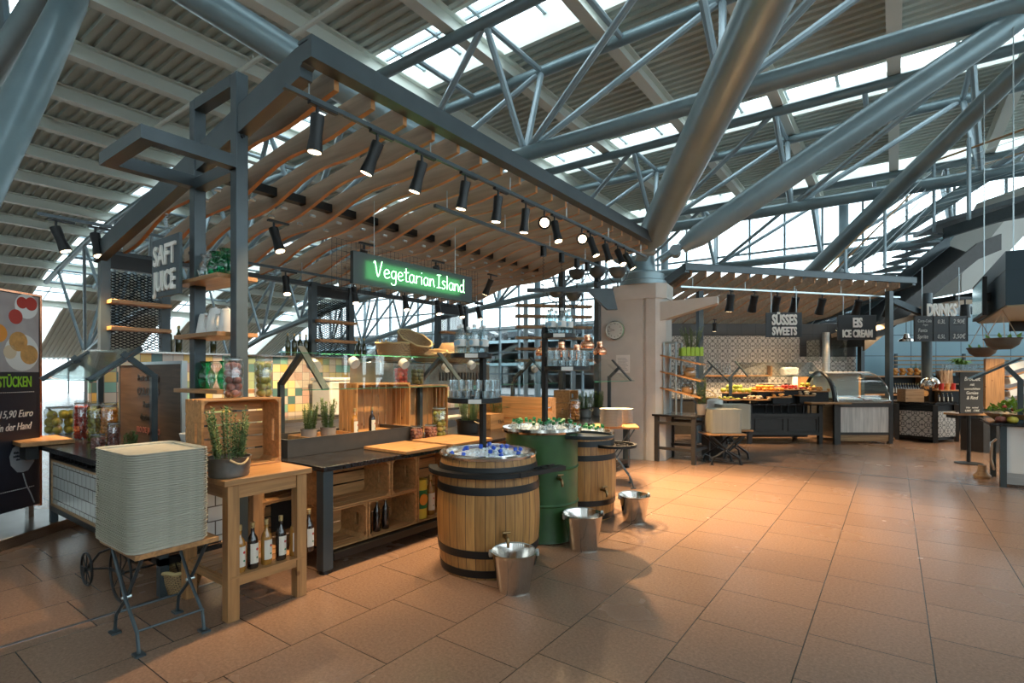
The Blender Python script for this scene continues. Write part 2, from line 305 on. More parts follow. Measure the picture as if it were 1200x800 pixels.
def struct(mb, name, mt, **k):
    o = mb.build(name, mt, **k); o['kind'] = 'structure'; return o
def kids(o): return [c for c in COL.objects if c.parent == o]
KC = {}
def dup(src, loc, rotz=None, label=None, group=None, scale=None, rot=None):
    key = src.name
    if key not in KC: KC[key] = [(c, [g for g in COL.objects if g.parent == c]) for c in COL.objects if c.parent == src]
    r = src.copy(); COL.objects.link(r); r.location = loc if len(loc) == 3 else (*loc, 0)
    if rotz is not None: r.rotation_euler = (0, 0, rotz)
    if rot is not None: r.rotation_euler = rot
    if scale: r.scale = (scale,)*3 if isinstance(scale, (int, float)) else scale
    if label: r['label'] = label
    if group: r['group'] = group
    for c, gs in KC[key]:
        d = c.copy(); COL.objects.link(d); d.parent = r
        for g in gs: e = g.copy(); COL.objects.link(e); e.parent = d
    return r
ORD = ['first', 'second', 'third', 'fourth', 'fifth', 'sixth', 'seventh', 'eighth', 'ninth', 'tenth', 'eleventh', 'twelfth', 'thirteenth', 'fourteenth', 'fifteenth', 'sixteenth', 'seventeenth', 'eighteenth', 'nineteenth', 'twentieth', 'twenty-first', 'twenty-second', 'twenty-third', 'twenty-fourth', 'twenty-fifth', 'twenty-sixth', 'twenty-seventh', 'twenty-eighth', 'twenty-ninth', 'thirtieth']
def text(s, size, mt, parent, loc, rot=(PI/2, 0, 0), name='lettering', ext=.002, off=0, xs=1, align='CENTER', shear=0, sp=1):
    cu = bpy.data.curves.new(name, 'FONT'); cu.body = s; cu.size = size; cu.extrude = ext; cu.offset = off; cu.align_x = align; cu.shear = shear; cu.space_line = sp
    cu.resolution_u = 3
    t = bpy.data.objects.new('tmp', cu); COL.objects.link(t); bpy.context.view_layer.update()
    me = bpy.data.meshes.new_from_object(t.evaluated_get(bpy.context.evaluated_depsgraph_get()))
    bpy.data.objects.remove(t)
    for v in me.vertices: v.co.x *= xs
    me.materials.clear(); me.materials.append(M[mt])
    o = bpy.data.objects.new(name, me); COL.objects.link(o); o.parent = parent; o.location = loc; o.rotation_euler = rot; return o
def rd(r, d): return (r*math.cos(YAW)-d*math.sin(YAW), r*math.sin(YAW)+d*math.cos(YAW))   # metres right of and beyond the optical axis

# ---------------- the hall ----------------
struct(MB().box(-60, -14, -.1, 16, 31.5, 0), 'floor', 'floor')
for a, b in (((-4.23, -6), (-4.23, 2.35)),):
    struct(MB().box(a[0]-.012, a[1], 0, a[0]+.012, b[1], .004), 'trim_1', 'tilefloor_strip', smooth=False)
struct(MB().box(-3.2, 10.04, 0, 8, 10.065, .004), 'trim_2', 'tilefloor_strip', smooth=False)
PR = [(15, 10.3), (6, 10.6), (-25, 10.6), (-31, 10.2), (-37, 9.5), (-44, 8.1), (-50, 6.1), (-57, 2.8)]
def roof_z(x):
    for (a, za), (b, zb) in zip(PR, PR[1:]):
        if b <= x <= a: return za+(zb-za)*(x-a)/(b-a)
    return PR[-1][1] if x < -50 else PR[0][1]
PAN = [(-14, -7.2), (-5, 1.7), (3.8, 9.7), (11.9, 18.5), (20.6, 27.3), (29.4, 31.6)]
for y0, y1 in PAN:
    v = []; ys = []; y = y0; p = .30
    while y < y1:
        ys += [(y, 0), (y+p*.42, 0), (y+p*.5, .09), (y+p*.92, .09)]; y += p
    for x, z in PR: v += [(x, yy, z+dz) for yy, dz in ys]
    n = len(ys); f = [(k*n+i, k*n+i+1, (k+1)*n+i+1, (k+1)*n+i) for k in range(len(PR)-1) for i in range(n-1)]
    struct(MB().add(v, f), 'ceiling', 'deck', smooth=False)
ti = 3; wi = 1
for (a0, a1), (b0, b1) in zip(PAN, PAN[1:]):
    y0, y1 = a1, b0
    c = MB()
    for (xa, za), (xb, zb) in zip(PR, PR[1:]):
        for yy in (y0, y1): c.bar((xa, yy, za+.28), (xb, yy, zb+.28), .12, .65)
    struct(c, 'trim_%d' % ti, 'purlin', smooth=False); ti += 1
    g = MB()
    for (xa, za), (xb, zb) in zip(PR, PR[1:]): g.quad((xa, y0, za+.62), (xb, y0, zb+.62), (xb, y1, zb+.62), (xa, y1, za+.62))
    wo = struct(g, 'window_%d' % wi, 'facade'); wi += 1
    fr = MB(); x = 12
    while x > -50:
        fr.bar((x, y0, roof_z(x)+.6), (x, y1, roof_z(x)+.6), .09, .1)
        if int(x*2) % 3: fr.cyl((x, y0+.35, roof_z(x)-.35), (x, y0+.35, roof_z(x)+.6), .018, n=5)
        x -= 1.5
    for yy in (y0+.35, (y0+y1)/2):
        for (xa, za), (xb, zb) in zip(PR, PR[1:]): fr.bar((xa, yy, za+.6), (xb, yy, zb+.6), .06, .08)
    fr.build('glazing_bar', 'steel_lt', wo, smooth=False)
for i, x in enumerate(range(12, -51, -3)):
    z = roof_z(x); b = MB()
    b.box(x-.16, -14, z-.05, x+.16, 31.4, z); b.box(x-.02, -14, z-.42, x+.02, 31.4, z-.05); b.box(x-.16, -14, z-.46, x+.16, 31.4, z-.42)
    o = b.build('roof_beam', 'purlin', smooth=False)
    side = 'right of' if x > 0 else 'left of'
    tag(o, 'pale steel roof beam running away under the corrugated deck, ' + ('straight over the camera' if x == 0 else '%s %s the overhead one' % (ORD[abs(x)//3-1], side)), 'beam', 'roof beams')
pp = MB().tube([(-5, 7.4, 10.02), (-21.6, 7.4, 10.0)], .06, 8)
for x in range(-20, -5, 3): pp.cyl((x, 7.4, 10), (x, 7.4, 10.2), .02, n=5)
tag(pp.build('ceiling_pipe', 'purlin'), 'thin pale pipe crossing below the roof beams at upper left', 'pipe')

# trusses: two top chords, one bottom chord, webs
BOT = [(14, 7.2), (-12, 7.2), (-20, 6.6), (-28, 5.7), (-37, 4.1), (-45, 1.6)]
def lerp(P_, x):
    for (a, za), (b, zb) in zip(P_, P_[1:]):
        if b <= x <= a: return za+(zb-za)*(x-a)/(b-a)
    return P_[0][1] if x > P_[0][0] else P_[-1][1]
TN = ['nearest, passing over the camera', 'second from the camera, crossing above the near canopy', 'third from the camera, above the far counters', 'farthest, just before the glass end wall']
for k, yc in enumerate((2.25, 11.05, 19.85, 28.6)):
    t = T('roof_truss', 'grey tubular triangular roof truss, ' + TN[k], 'truss', (0, yc, 0), group='roof trusses')
    xs = [14, 6, 0] + list(range(-4, -46, -4))
    MB().tube([(x, 0, lerp(BOT, x)) for x in xs], .19, 12).build('bottom_chord', 'steel', t)
    for s in (-1, 1): MB().tube([(x, 1.25*s, roof_z(x)-.62) for x in xs], .15, 10).build('top_chord', 'steel', t)
    nodes = [-2.8+4.8*j for j in range(3, -9, -1)]
    for j, x in enumerate(nodes):
        xt = x-.3; b = (x, 0, lerp(BOT, x)); n1 = x+4.8-.3
        for s in (-1, 1):
            MB().cyl(b, (xt, 1.25*s, roof_z(xt)-.62), .085, n=8).build('web_tube', 'steel_lt', t)
            if n1 < 12: MB().cyl(b, (n1, 1.25*s, roof_z(n1)-.62), .085, n=8).build('web_tube', 'steel_lt', t)
        for xx in (xt, xt-2.4): MB().cyl((xx, -1.25, roof_z(xx)-.62), (xx, 1.25, roof_z(xx)-.62), .075, n=8).build('cross_tube', 'steel_lt', t)
# slanting tree struts
def strut(name_label, p, q, r=.21):
    t = T('tree_strut', name_label, 'strut', p, group='slanting roof struts'); d = Vector(q)-Vector(p); L = d.length; u = d/L
    MB().tube([u*.45, u*.8, u*(L*.5), u*(L-.6), u*L], [r*.55, r, r*1.08, r, r*.75], 16).build('tube', 'steel', t)
    a = u.cross(Vector((0, 0, 1))).normalized()
    fp = MB(); fp.bar((0, 0, 0), u*.6, .05, .22, a)
    fp.build('fork_plate', 'steel', t)
    pn = MB().cyl(u*.32-a*.16, u*.32+a*.16, .1, n=14); pn.build('hinge_pin', 'steel_lt', t); return t
CX, CY = -3.92, 9.7
strut('thick grey strut rising from the concrete column towards the top centre of the photo', (CX+.1, CY-.35, 3.72), (1.87, 2.2, 7.2), .25)
strut('long blue-grey strut rising from the concrete column to the upper right', (CX+.35, CY, 3.72), (1.75, 11.2, 7.2), .21)
strut('strut from the concrete column to the upper left, half hidden by the near canopy', (CX-.25, CY-.3, 3.72), (-8.2, 2.2, 7.2), .22)
strut('fourth strut of the concrete column, leaning away to the left behind the near canopy', (CX-.3, CY+.2, 3.72), (-8.2, 11.0, 7.2), .21)
strut('grey strut rising behind the far canopy past the stair handrail to the right edge', (-4.4, 23.3, 3.75), (2.4, 14.95, 8.2), .21)
strut('pale blue strut low behind the stair rail', (-2.0, 24.49, 5.55), (3.07, 23.22, 8.49), .2)
strut('thick grey strut crossing the top left corner', (-7.6, .9, 2.6), (-9.5, 2.5, 7.3), .19)
# concrete column with steel capital
t = T('concrete_column', 'big pale concrete column with a wall clock and steel struts on its head', 'column', (CX, CY, 0), math.radians(8))
MB().prism([(-.78, -.34), (.08, -.34), (.08, -.30), (.14, -.30), (.14, -.34), (.32, -.34), (.48, -.2), (.48, .34), (-.78, .34)], 0, 3.0).build('shaft', 'concrete', t, smooth=False)
MB().prism([(-.5, -.36), (.33, -.36), (.5, -.22), (.5, .36), (-.5, .36)], 3.0, 3.28).build('head', 'concrete', t, smooth=False)
MB().lathe([(.44, 3.28), (.44, 3.36), (.40, 3.38), (.40, 3.5), (.36, 3.52), (.25, 3.56), (.22, 3.86), (0, 3.88)], 28).build('steel_capital', 'steel', t)
for sgn, nm in ((1, 'right'),):
    b = MB(); b.prism([(0, 2.58), (0, 2.93), (sgn*1.0, 2.97), (sgn*1.0, 2.85)], -.18, .06, 'y'); b.build('bracket_arm', 'concrete' if sgn > 0 else 'frame', t, loc=(.38*sgn, -.1, 0 if sgn > 0 else .05), smooth=False)

# ---------------- glass end wall and other walls ----------------
g = struct(MB().box(-57, 31.6, 0, 15, 31.62, 10.4), 'window_%d' % wi, 'facade'); wi += 1
fr = MB(); x = 14.5
while x > -57:
    fr.box(x-.05, 31.45, 0, x+.05, 31.65, 10.4 if x > -40 else roof_z(x)); x -= 1.75
for z in (.05, 1.6, 3.2, 4.9, 6.6, 8.3): fr.box(-57, 31.48, z-.05, 15, 31.62, z+.05)
fr.build('mullions', 'steel_lt', g, smooth=False)
for x in (-20, -11, -2, 6):
    c = MB().cyl((x, 30.6, 0), (x, 30.6, 10), .22, n=14).build('facade_column', 'steel_lt'); tag(c, 'round steel column against the glass end wall, ' + {-20: 'leftmost', -11: 'left of the concrete column', -2: 'behind the far canopy', 6: 'at far right'}[x], 'column', 'facade columns')
g = struct(MB().box(-56.6, -14, 0, -56.58, 31.5, 3.0), 'window_%d' % wi, 'facade'); wi += 1
fr = MB()
for i in range(24): fr.box(-56.7, -14+i*2, 0, -56.55, -13.9+i*2, 3)
fr.build('mullions', 'steel_lt', g, smooth=False)
struct(MB().box(-57, -14.2, 0, 15, -14, 3.4), 'wall_back', 'galleryw')
g = struct(MB().box(-57, -14.12, 3.4, 15, -14.1, 10.6), 'window_%d' % wi, 'facade'); wi += 1
fr = MB()
for i in range(20): fr.box(-57+i*3.6, -14.3, 3.4, -54.2+i*3.6, -14.0, 10.6)
fr.build('wall_pier', 'galleryw', g, smooth=False)
struct(MB().box(15, -14, 0, 15.2, 31.5, 3.4), 'wall_right', 'galleryw')
g = struct(MB().box(15.08, -14, 3.4, 15.1, 31.5, 10.4), 'window_%d' % wi, 'facade'); wi += 1
fr = MB()
for i in range(26): fr.box(15, -14+i*1.75, 3.4, 15.2, -13.88+i*1.75, 10.4)
for z in (5.1, 6.8, 8.5): fr.box(15, -14, z-.05, 15.18, 31.5, z+.05)
fr.build('mullions', 'steel_lt', g, smooth=False)
# outside
tag(MB().box(-90, 31.7, -.3, 60, 120, -.12).build('ground_outside', 'asphalt'), 'dark asphalt ground outside behind the glass end wall', 'ground', kind='structure')
t = T('parking_garage', 'open grey parking garage seen through the glass end wall', 'building', (-30, 52, 0))
for z in (2.6, 5.4): MB().box(-80, 0, z, 38, 14, z+.35).build('parking_deck', 'steel', t, smooth=False)
for i in range(20): MB().box(-78+i*6, .3, 0, -29.5+i*6, .8, 5.4).build('pillar', 'galleryw', t, smooth=False)
MB().box(-80, 13.8, 0, 38, 14, 9).build('back_wall', 'asphalt', t)
car = T('car', 'dark parked car', 'car', (-72, 53, 5.755), group='cars in the parking garage')
MB().prism([(-2.1, .3), (-2.15, .8), (-1.9, .95), (-1.2, 1.02), (-.6, 1.45), (.7, 1.45), (1.4, 1.0), (2.0, .85), (2.1, .5), (2.05, .3)], -.8, .8, 'y').build('body', 'carpaint', car, bevel=.08)
for x in (-1.3, 1.3):
    for y in (-.75, .75): MB().cyl((x, y-.1, .33), (x, y+.1, .33), .33, n=14).build('wheel', 'black', car)
MB().prism([(-1.1, 1.02), (-.6, 1.38), (.6, 1.38), (1.15, 1.02)], -.82, .82, 'y').build('side_windows', 'screen', car)
for z, nm in ((5.76, 'upper'), (2.96, 'middle')):
    for i in range(19):
        if z > 5 and i == 0: car['label'] = 'dark car on the upper deck of the parking garage, leftmost'; continue
        dup(car, (-72+i*4.9, 53+(i % 3)*.2, z), label='dark car on the %s deck of the parking garage, %s from the left' % (nm, ORD[i]))
tag(MB().lathe([(.9, 0), (.9, 8.5), (1.05, 8.6), (1.05, 11.0), (0, 11.1)], 16).build('chimney', 'concrete', loc=(*(-7.87, 51.11), 0)), 'round grey chimney standing outside behind the glass wall', 'chimney')

# ---------------- near canopy over the salad island ----------------
cn = T('market_canopy', 'large steel canopy with a roof of wavy oak rafters over the near food island', 'canopy', (0, 0, 0))
y0, y1 = 2.16, 8.75
bm = MB(); bm.prism([(-3.46, 3.98), (-3.46, 3.955), (-3.34, 3.955), (-3.34, 3.845), (-3.42, 3.845), (-3.42, 3.82), (-3.295, 3.82), (-3.295, 3.98)], y0-.005, y1, 'y')
bm.build('front_beam', 'frame', cn, smooth=False)
rz = lambda x: 3.98-.19*(-3.3-x)
for y in (y0,):
    b = MB(); b.prism([(-3.345, 3.955), (-3.345, 3.85), (-3.44, 3.80), (-3.44, 3.73), (-7.75, rz(-7.75)-.2), (-7.75, rz(-7.75)), (-3.5, 3.95)], y, y+.1, 'y'); b.build('rake_beam', 'frame', cn, smooth=False)
MB().box(-7.78, y0, 3.03, -7.68, y1, 3.10).build('rear_beam', 'frame', cn, smooth=False)
for x in (-5.45,): MB().box(x-.05, y0+.1, rz(x)-.05, x+.05, y1-.3, rz(x)+.04).build('purlin', 'black', cn, smooth=False)
def two_tone(o):
    o.data.materials.append(M['rafteredge']); ax = max(range(3), key=lambda k: 0) 
    for p in o.data.polygons:
        if len(p.vertices) == 4: p.material_index = 1
for i in range(19):
    y = 2.45+.345*i; N = 30; tp = []; bt = []
    for k in range(N+1):
        x = -3.42-4.25*k/N; u = -3.42-x
        tp.append((x, 3.93-.16*u+.075*math.sin(PI*u/4.25))); d = .185-.006*u
        bt.append((x, 3.93-.16*u-d-.045*math.sin(u*2*PI/1.75)*min(1, u)*min(1, 1.2*(4.25-u)+.3)+.05*math.sin(PI*u/4.25)))
    r_ = MB().prism(tp+bt[::-1], y-.021, y+.021, 'y').build('rafter', 'rafter', cn, smooth=False)
    two_tone(r_)
    for x in (-5.3, -5.55): MB().cyl((x, y-.03, rz(x)-.22), (x, y+.03, rz(x)-.22), .016, n=8).build('bolt', 'wire', r_)
def post(x, y, z0, z1, w=.1): return MB().box(x-w/2, y-w/2, z0, x+w/2, y+w/2, z1).build('post', 'frame', cn, smooth=False, bevel=.006)
PY = 2.2
for yy in (PY, 8.7):
    for x in (-4.38, -5.13): post(x, yy, 0, 4.07)
    MB().box(-5.08, yy-.05, 3.97, -4.43, yy+.05, 4.07).build('crossbar', 'frame', cn, smooth=False)
fr = MB(); zf = 3.28
fr.box(-4.43, PY-.72, zf, -4.33, PY-.05, zf+.1); fr.box(-5.18, PY-.72, zf, -5.08, PY-.05, zf+.1); fr.box(-5.08, PY-.72, zf, -4.43, PY-.62, zf+.1); fr.box(-5.08, PY-.05, zf-.02, -4.43, PY+.05, zf+.08)
fr.build('projecting_frame', 'frame', cn, smooth=False)
for z in (3.55, 3.72): MB().cyl((-4.33, PY, z), (-4.315, PY, z), .016, n=8).build('bolt', 'black', cn)
for z in (1.47, 1.95, 2.43):
    tag(MB().box(-5.28, PY-.14, z-.035, -4.46, PY+.2, z).build('shelf_board', 'oakx', bevel=.003), 'oak shelf board between the two near canopy posts, ' + {1.47: 'lowest, under the green vases', 1.95: 'middle, under the enamel jugs', 2.43: 'topmost, just right of the juice sign'}[z], 'shelf', 'oak shelves on the canopy posts')
# rear wall of the island with mesh shelves
tag(MB().box(-7.87, 2.1, 0, -7.745, 9.6, 1.86).build('back_wall_panel', 'dkfurn'), 'low wall closing the back of the near island', 'wall')
tag(MB().box(-7.742, 2.1, .9, -7.70, 9.6, 1.86).build('tiled_splashback', 'ctile', smooth=False), 'splashback of pink, ochre and green tiles behind the near kitchen', 'splashback')
tag(MB().box(-7.9, 2.1, 1.86, -7.62, 9.6, 1.885).build('wall_ledge', 'stainless'), 'thin steel ledge on the coloured splashback, carrying oil bottles', 'ledge')
def mesh_shelf(ya, yb, zt, label):
    t = T('mesh_shelf', label, 'shelf unit', (-7.7, ya, 1.885), group='mesh shelf units'); L = yb-ya; h = zt-1.885
    for y in (0, L-.1):
        MB().box(-.05, y, 0, .05, y+.1, h).build('post', 'frame', t, smooth=False)
    m = MB(); dz = .036; nw = .078; z = .03; row = 0
    while z < h-.25:
        y = .1+(nw/2 if row % 2 else 0)
        while y < L-.12:
            for s in (1, -1): m.bar((0, y, z), (0, min(y+nw/2, L-.1), z+s*dz/2), .011, .011) if row % 2 == 0 else m.bar((0, y, z), (0, min(y+nw/2, L-.1), z+s*dz/2), .011, .011)
            for s in (1, -1): m.bar((0, y-nw/2 if y-nw/2 > .1 else .1, z+s*dz/2), (0, y, z), .011, .011)
            y += nw
        z += dz/2*1.0; row += 1
    m.build('mesh_panel', 'frame', t, smooth=False)
    MB().box(-.03, .1, h-.22, .03, L-.1, h-.05).build('top_panel', 'black', t)
    for z in (.24, .56): MB().box(.0, .06, z, .2, L-.04, z+.045).build('shelf_board', 'oak', t, bevel=.003)
mesh_shelf(2.2, 2.95, 3.1, 'mesh-backed shelf unit with two oak boards, left of the canopy posts')
mesh_shelf(5.01, 5.84, 3.1, 'mesh-backed shelf unit with two oak boards, left of the green neon sign')
mesh_shelf(7.93, 8.9, 3.1, 'mesh-backed shelf unit under the right end of the neon sign')

# ---------------- bottles, jars and pots: builders ----------------
def oil_bottle(name, label, loc, glass='olive', lab=False, h=.3, group=None, rotz=0):
    t = T(name, label, 'bottle', loc, rotz, group); r = h*.115
    MB().lathe([(r*.9, 0), (r, .01), (r, h*.58), (r*.85, h*.66), (r*.36, h*.76), (r*.34, h*.9), (r*.42, h*.91), (r*.42, h*.93), (0, h*.935)], 12).build('body', glass, t)
    MB().lathe([(r*.43, h*.88), (r*.43, h), (0, h)], 10).build('cap', 'cap', t)
    if lab:
        l = MB().add([(math.cos(a)*(r+.001), math.sin(a)*(r+.001), z) for z in (h*.12, h*.55) for a in [(-1.2+.3*i) for i in range(9)]], [(i, i+1, 10+i, 9+i) for i in range(8)])
        lo = l.build('label', 'label', t); MB().cyl((r+.001, 0, h*.42), (r+.003, 0, h*.42), .009, n=8).build('red_seal', 'red', lo); MB().cyl((r+.001, 0, h*.24), (r+.003, 0, h*.24), .007, n=8).build('green_leaf_mark', 'green', lo)
    return t
def jar(name, label, loc, r, h, fill, fr, n, group=None, cat='jar'):
    t = T(name, label, cat, loc, 0, group)
    MB().lathe([(r*.9, 0), (r, .012), (r, h*.86), (r*.82, h*.92), (r*.82, h*.95)], 16).build('glass_body', 'clear', t)
    MB().lathe([(r*.86, h*.95), (r*.86, h), (r*.5, h*1.015), (0, h*1.015)], 16).build('lid', 'clear', t)
    MB().ring([(r*.84, h*.915), (r*.9, h*.92), (r*.9, h*.95), (r*.84, h*.95)], 16).build('wire_clasp', 'wire', t)
    f = MB(); q = random.Random(n+int(r*1000)); z = fr*1.0
    k = 0
    while z < h*.84-fr*.4:
        m = max(1, int(2*PI*(r-fr)/(fr*2)*.98)); a0 = q.random()*6
        for j in range(m):
            a = a0+2*PI*j/m; f.sph(((r-fr-.004)*math.cos(a), (r-fr-.004)*math.sin(a), z+q.uniform(-.1, .1)*fr), fr*q.uniform(.9, 1.02), 9, 6)
        z += fr*1.62
    f.build('preserved_fruit', fill, t); return t
def rosemary(t, n, r, h, seed=1, mt='leaf', z0=0, lean=.25, dens=1):
    q = random.Random(seed); m = MB()
    for i in range(n):
        a = q.random()*2*PI; rr = math.sqrt(q.random())*r*.75; b = Vector((rr*math.cos(a), rr*math.sin(a), z0)); H = h*q.uniform(.6, 1)
        tip = b+Vector((math.cos(a)*lean*H*q.uniform(.1, 1), math.sin(a)*lean*H*q.uniform(.1, 1), H)); K = int(46*dens)
        m.bar(b, tip, .003, .003)
        for k in range(K):
            s = (k+1)/K; p = b.lerp(tip, .08+.92*s); p.x += .01*math.sin(3*s+i)
            aa = k*2.4+i; l = q.uniform(.022, .036)*(1.1-.35*s)*(h/.35)**.4
            d = Vector((math.cos(aa), math.sin(aa), q.uniform(.1, .8))).normalized()*l; sd = d.cross(Vector((0, 0, 1))).normalized()*.0045
            m.add([p-sd, p+sd, p+d*.7+sd, p+d, p+d*.7-sd], [(0, 1, 2, 3, 4)])
    return m.build('foliage', mt, t, smooth=False)
def tub_plant(label, loc, r, h, ph, n, seed, tub='zinc', handles=True, cat='potted plant', group='potted rosemary'):
    t = T('potted_rosemary', label, cat, loc, 0, group)
    pr = [(r*.86, 0)]+[(r*(.88+.1*z/8)+(.004 if z % 2 else 0), h*z/8) for z in range(1, 8)]+[(r*1.02, h*.96), (r*1.04, h), (r*.96, h), (r*.94, h*.85)]
    MB().lathe(pr[:-1]+[(r*.93, h*.82), (0, h*.82)], 24).build('tub', tub, t)
    MB().lathe([(r*.92, h*.8), (r*.5, h*.86), (0, h*.88)], 14).build('soil', 'soil', t)
    if handles:
        for s in (-1, 1):
            a = .5; MB().tube([(s*r*math.cos(.3*k-.3), s*r*1.02*math.sin(.3*k-.3), h*(.9-.25*(1-abs(k-1)))) if False else (s*(r+.028*math.sin(PI*k/6)), (k-3)*.02, h*.95-.03*math.sin(PI*k/6)) for k in range(7)], .007, 6).build('rope_handle', 'rope', t)
    rosemary(t, int(n*1.4), r*.95, ph, seed, z0=h*.82); return t
def crate(label, loc, L, W, H, rot=None, slats=3, group='pine crates', name='wooden_crate', mt='pine'):
    """open box, opening +z, boards run along x"""
    t = T(name, label, 'crate', loc, 0, group, rot=rot); th = .012; g = .014
    for s in (0, 1):
        y = 0 if s == 0 else W-th; b = MB(); sh = (H-g*(slats-1))/slats
        for k in range(slats): b.box(0, y, k*(sh+g), L, y+th, k*(sh+g)+sh)
        b.build('side_slats', mt, t, smooth=False)
        x = th*.2 if s == 0 else L-th*1.6; e = MB()
        e.box(x, th, 0, x+th*1.4, W-th, H*.58); e.box(x, th, H*.72, x+th*1.4, W-th, H); e.box(x, th, H*.58, x+th*1.4, W*.33, H*.72); e.box(x, W*.67, H*.58, x+th*1.4, W-th, H*.72)
        e.build('end_board', mt, t, smooth=False)
    b = MB(); n = max(2, round(W/.11)); sw = (W-2*th-g*(n-1))/n
    for k in range(n): b.box(0, th+k*(sw+g), 0, L, th+k*(sw+g)+sw, th)
    b.build('bottom_slats', mt, t, smooth=False)
    for x in (th*1.6, L-th*1.6):
        for y, s in ((th, 1), (W-th, -1)):
            sx = 1 if x < L/2 else -1
            MB().prism([(x, y), (x+sx*.03, y), (x, y+s*.03)], th, H-.004).build('corner_post', mt, t, smooth=False)
    return t
FX = Matrix(((0, 0, 1), (1, 0, 0), (0, 1, 0))).to_euler()      # opening faces +x, boards along y
FXU = Matrix(((0, 0, 1), (0, -1, 0), (1, 0, 0))).to_euler()    # opening faces +x, boards upright

# ---------------- stool with trays ----------------
def folding_stool(label, loc, rotz, L=.45, W=.57, H=.59, mt='oakx', n=3, lr=.0105, lm='frame'):
    t = T('folding_stool', label, 'stool', loc, rotz, 'folding stools')
    for k in range(n):
        w_ = W/n; MB().box(-W/2+k*w_+.003, -L/2, H-.03, -W/2+(k+1)*w_-.003, L/2, H).build('seat_slat', mt, t, smooth=False, bevel=.003)
    for y in (-L/2+.05, L/2-.05):
        for s in (-1, 1):
            a = MB(); a.tube([(s*(W/2-.06), y+s*.008, H-.03), (-s*.02, y+s*.008, H*.45), (-s*W*.33, y+s*.008, .12), (-s*W*.37, y+s*.008, .012)], lr, 6)
            l = a.build('leg', lm, t); MB().cbox((-s*W*.37, y+s*.008, .006), (.07, .05, .012)).build('foot_plate', lm, l)
        MB().cyl((0, y-.025, H*.47), (0, y+.025, H*.47), .01, n=8).build('pivot_bolt', 'wire', t)
    for s in (-1, 1): MB().cyl((-s*W*.33, -L/2+.05, .13), (-s*W*.33, L/2-.05, .13), .007, n=8).build('crossbar', 'frame', t)
    return t
folding_stool('near folding stool with wooden seat, carrying the tall tray stack', (-3.685, 1.36, 0), 0)
def rrect(a, b, r, n=5):
    return [(sx*(a-r)+r*math.cos(t0+k*PI/2/n), sy*(b-r)+r*math.sin(t0+k*PI/2/n)) for sx, sy, t0 in ((1, 1, 0), (-1, 1, PI/2), (-1, -1, PI), (1, -1, 1.5*PI)) for k in range(n+1)]
def tray_mb(a=.235, b=.185):
    m = MB(); rings = [(a-.03, b-.03, .05, 0), (a-.012, b-.012, .06, .006), (a-.016, b-.016, .05, .0185), (a, b, .06, .0205), (a, b, .06, .0255), (a-.006, b-.006, .064, .0255), (a-.016, b-.016, .056, .009), (a-.034, b-.034, .046, .0035)]
    v = []; n = 24
    for A, B, r, z in rings: v += [(x, y, z) for x, y in rrect(A, B, r)]
    f = [(k*n+i, k*n+(i+1) % n, (k+1)*n+(i+1) % n, (k+1)*n+i) for k in range(len(rings)-1) for i in range(n)]
    return m.add(v, f+[tuple(range(n-1, -1, -1)), tuple(range((len(rings)-1)*n, len(rings)*n))])
tr = tray_mb(.285, .215).build('serving_tray', 'tray'); tr.location = (-3.66, 1.31, .592)
NT = 41; tag(tr, 'beige fibre tray in the tall stack on the near folding stool', 'tray', 'trays stacked on the near stool')
for i in range(1, NT):
    o = dup(tr, (-3.66+R.uniform(-.003, .003), 1.31+R.uniform(-.003, .003), .592+i*.0134)); 
    if i == NT-1: o['label'] = 'topmost beige tray of the tall near stack, its brown surface showing'

# ---------------- oak side table with crate ----------------
t = T('side_table', 'oak side table with slatted lower shelf beside the tall tray stack', 'table', (-3.79, 1.94, 0)); W, L, H = .36, .30, .92
MB().box(-W, -L-.01, H-.04, W, L+.01, H).build('tabletop', 'oak', t, bevel=.004)
for sx in (-1, 1):
    for sy in (-1, 1): MB().box(sx*(W-.02)-.038*(sx+1), sy*(L-.02)-.038*(sy+1), 0, sx*(W-.02)-.038*(sx-1), sy*(L-.02)-.038*(sy-1), H-.04).build('leg', 'oakz', t, smooth=False, bevel=.003)
for s in (-1, 1):
    MB().box(s*(W-.045)-.012, -L+.09, H-.13, s*(W-.045)+.012, L-.09, H-.04).build('apron', 'oak', t); MB().box(-W+.09, s*(L-.045)-.012, H-.13, W-.09, s*(L-.045)+.012, H-.04).build('apron', 'oakx', t)
    MB().box(s*(W-.045)-.015, -L+.09, .22, s*(W-.045)+.015, L-.09, .275).build('shelf_rail', 'oak', t); MB().box(-W+.09, s*(L-.045)-.015, .22, W-.09, s*(L-.045)+.015, .275).build('shelf_rail', 'oakx', t)
for k in range(6): MB().box(-W+.04+k*.113, -L+.04, .275, -W+.14+k*.113, L-.04, .287).build('shelf_slat', 'oak', t, smooth=False)
for k, px in enumerate((281, 291, 302, 314, 326, 339)):
    oil_bottle('oil_bottle', 'labelled oil bottle on the lower shelf of the oak side table, %s from the left' % ORD[k], (-3.52, 1.77+(px-281)*.0088, .287), 'amber' if k % 2 == 0 else 'darkg', True, .31, 'bottles on the side table shelf', .35)
crate('pine crate on its side on the oak side table, carrying two tall jars', (-4.06, 1.66, .922), .58, .5, .24, FX, 4)
jar('preserve_jar', 'tall jar of pink radishes on the crate, left of the lime jar', (-3.93, 1.93, 1.425), .066, .3, 'cherry', .031, 3, 'tall jars on the crate')
jar('preserve_jar', 'tall jar of yellow-green limes on the crate, right of the radish jar', (-3.93, 2.16, 1.425), .066, .3, 'lime', .031, 4, 'tall jars on the crate')
tub_plant('rosemary in a ribbed zinc tub with rope handles on the oak side table', (-3.6, 1.74, .92), .135, .13, .36, 26, 5)
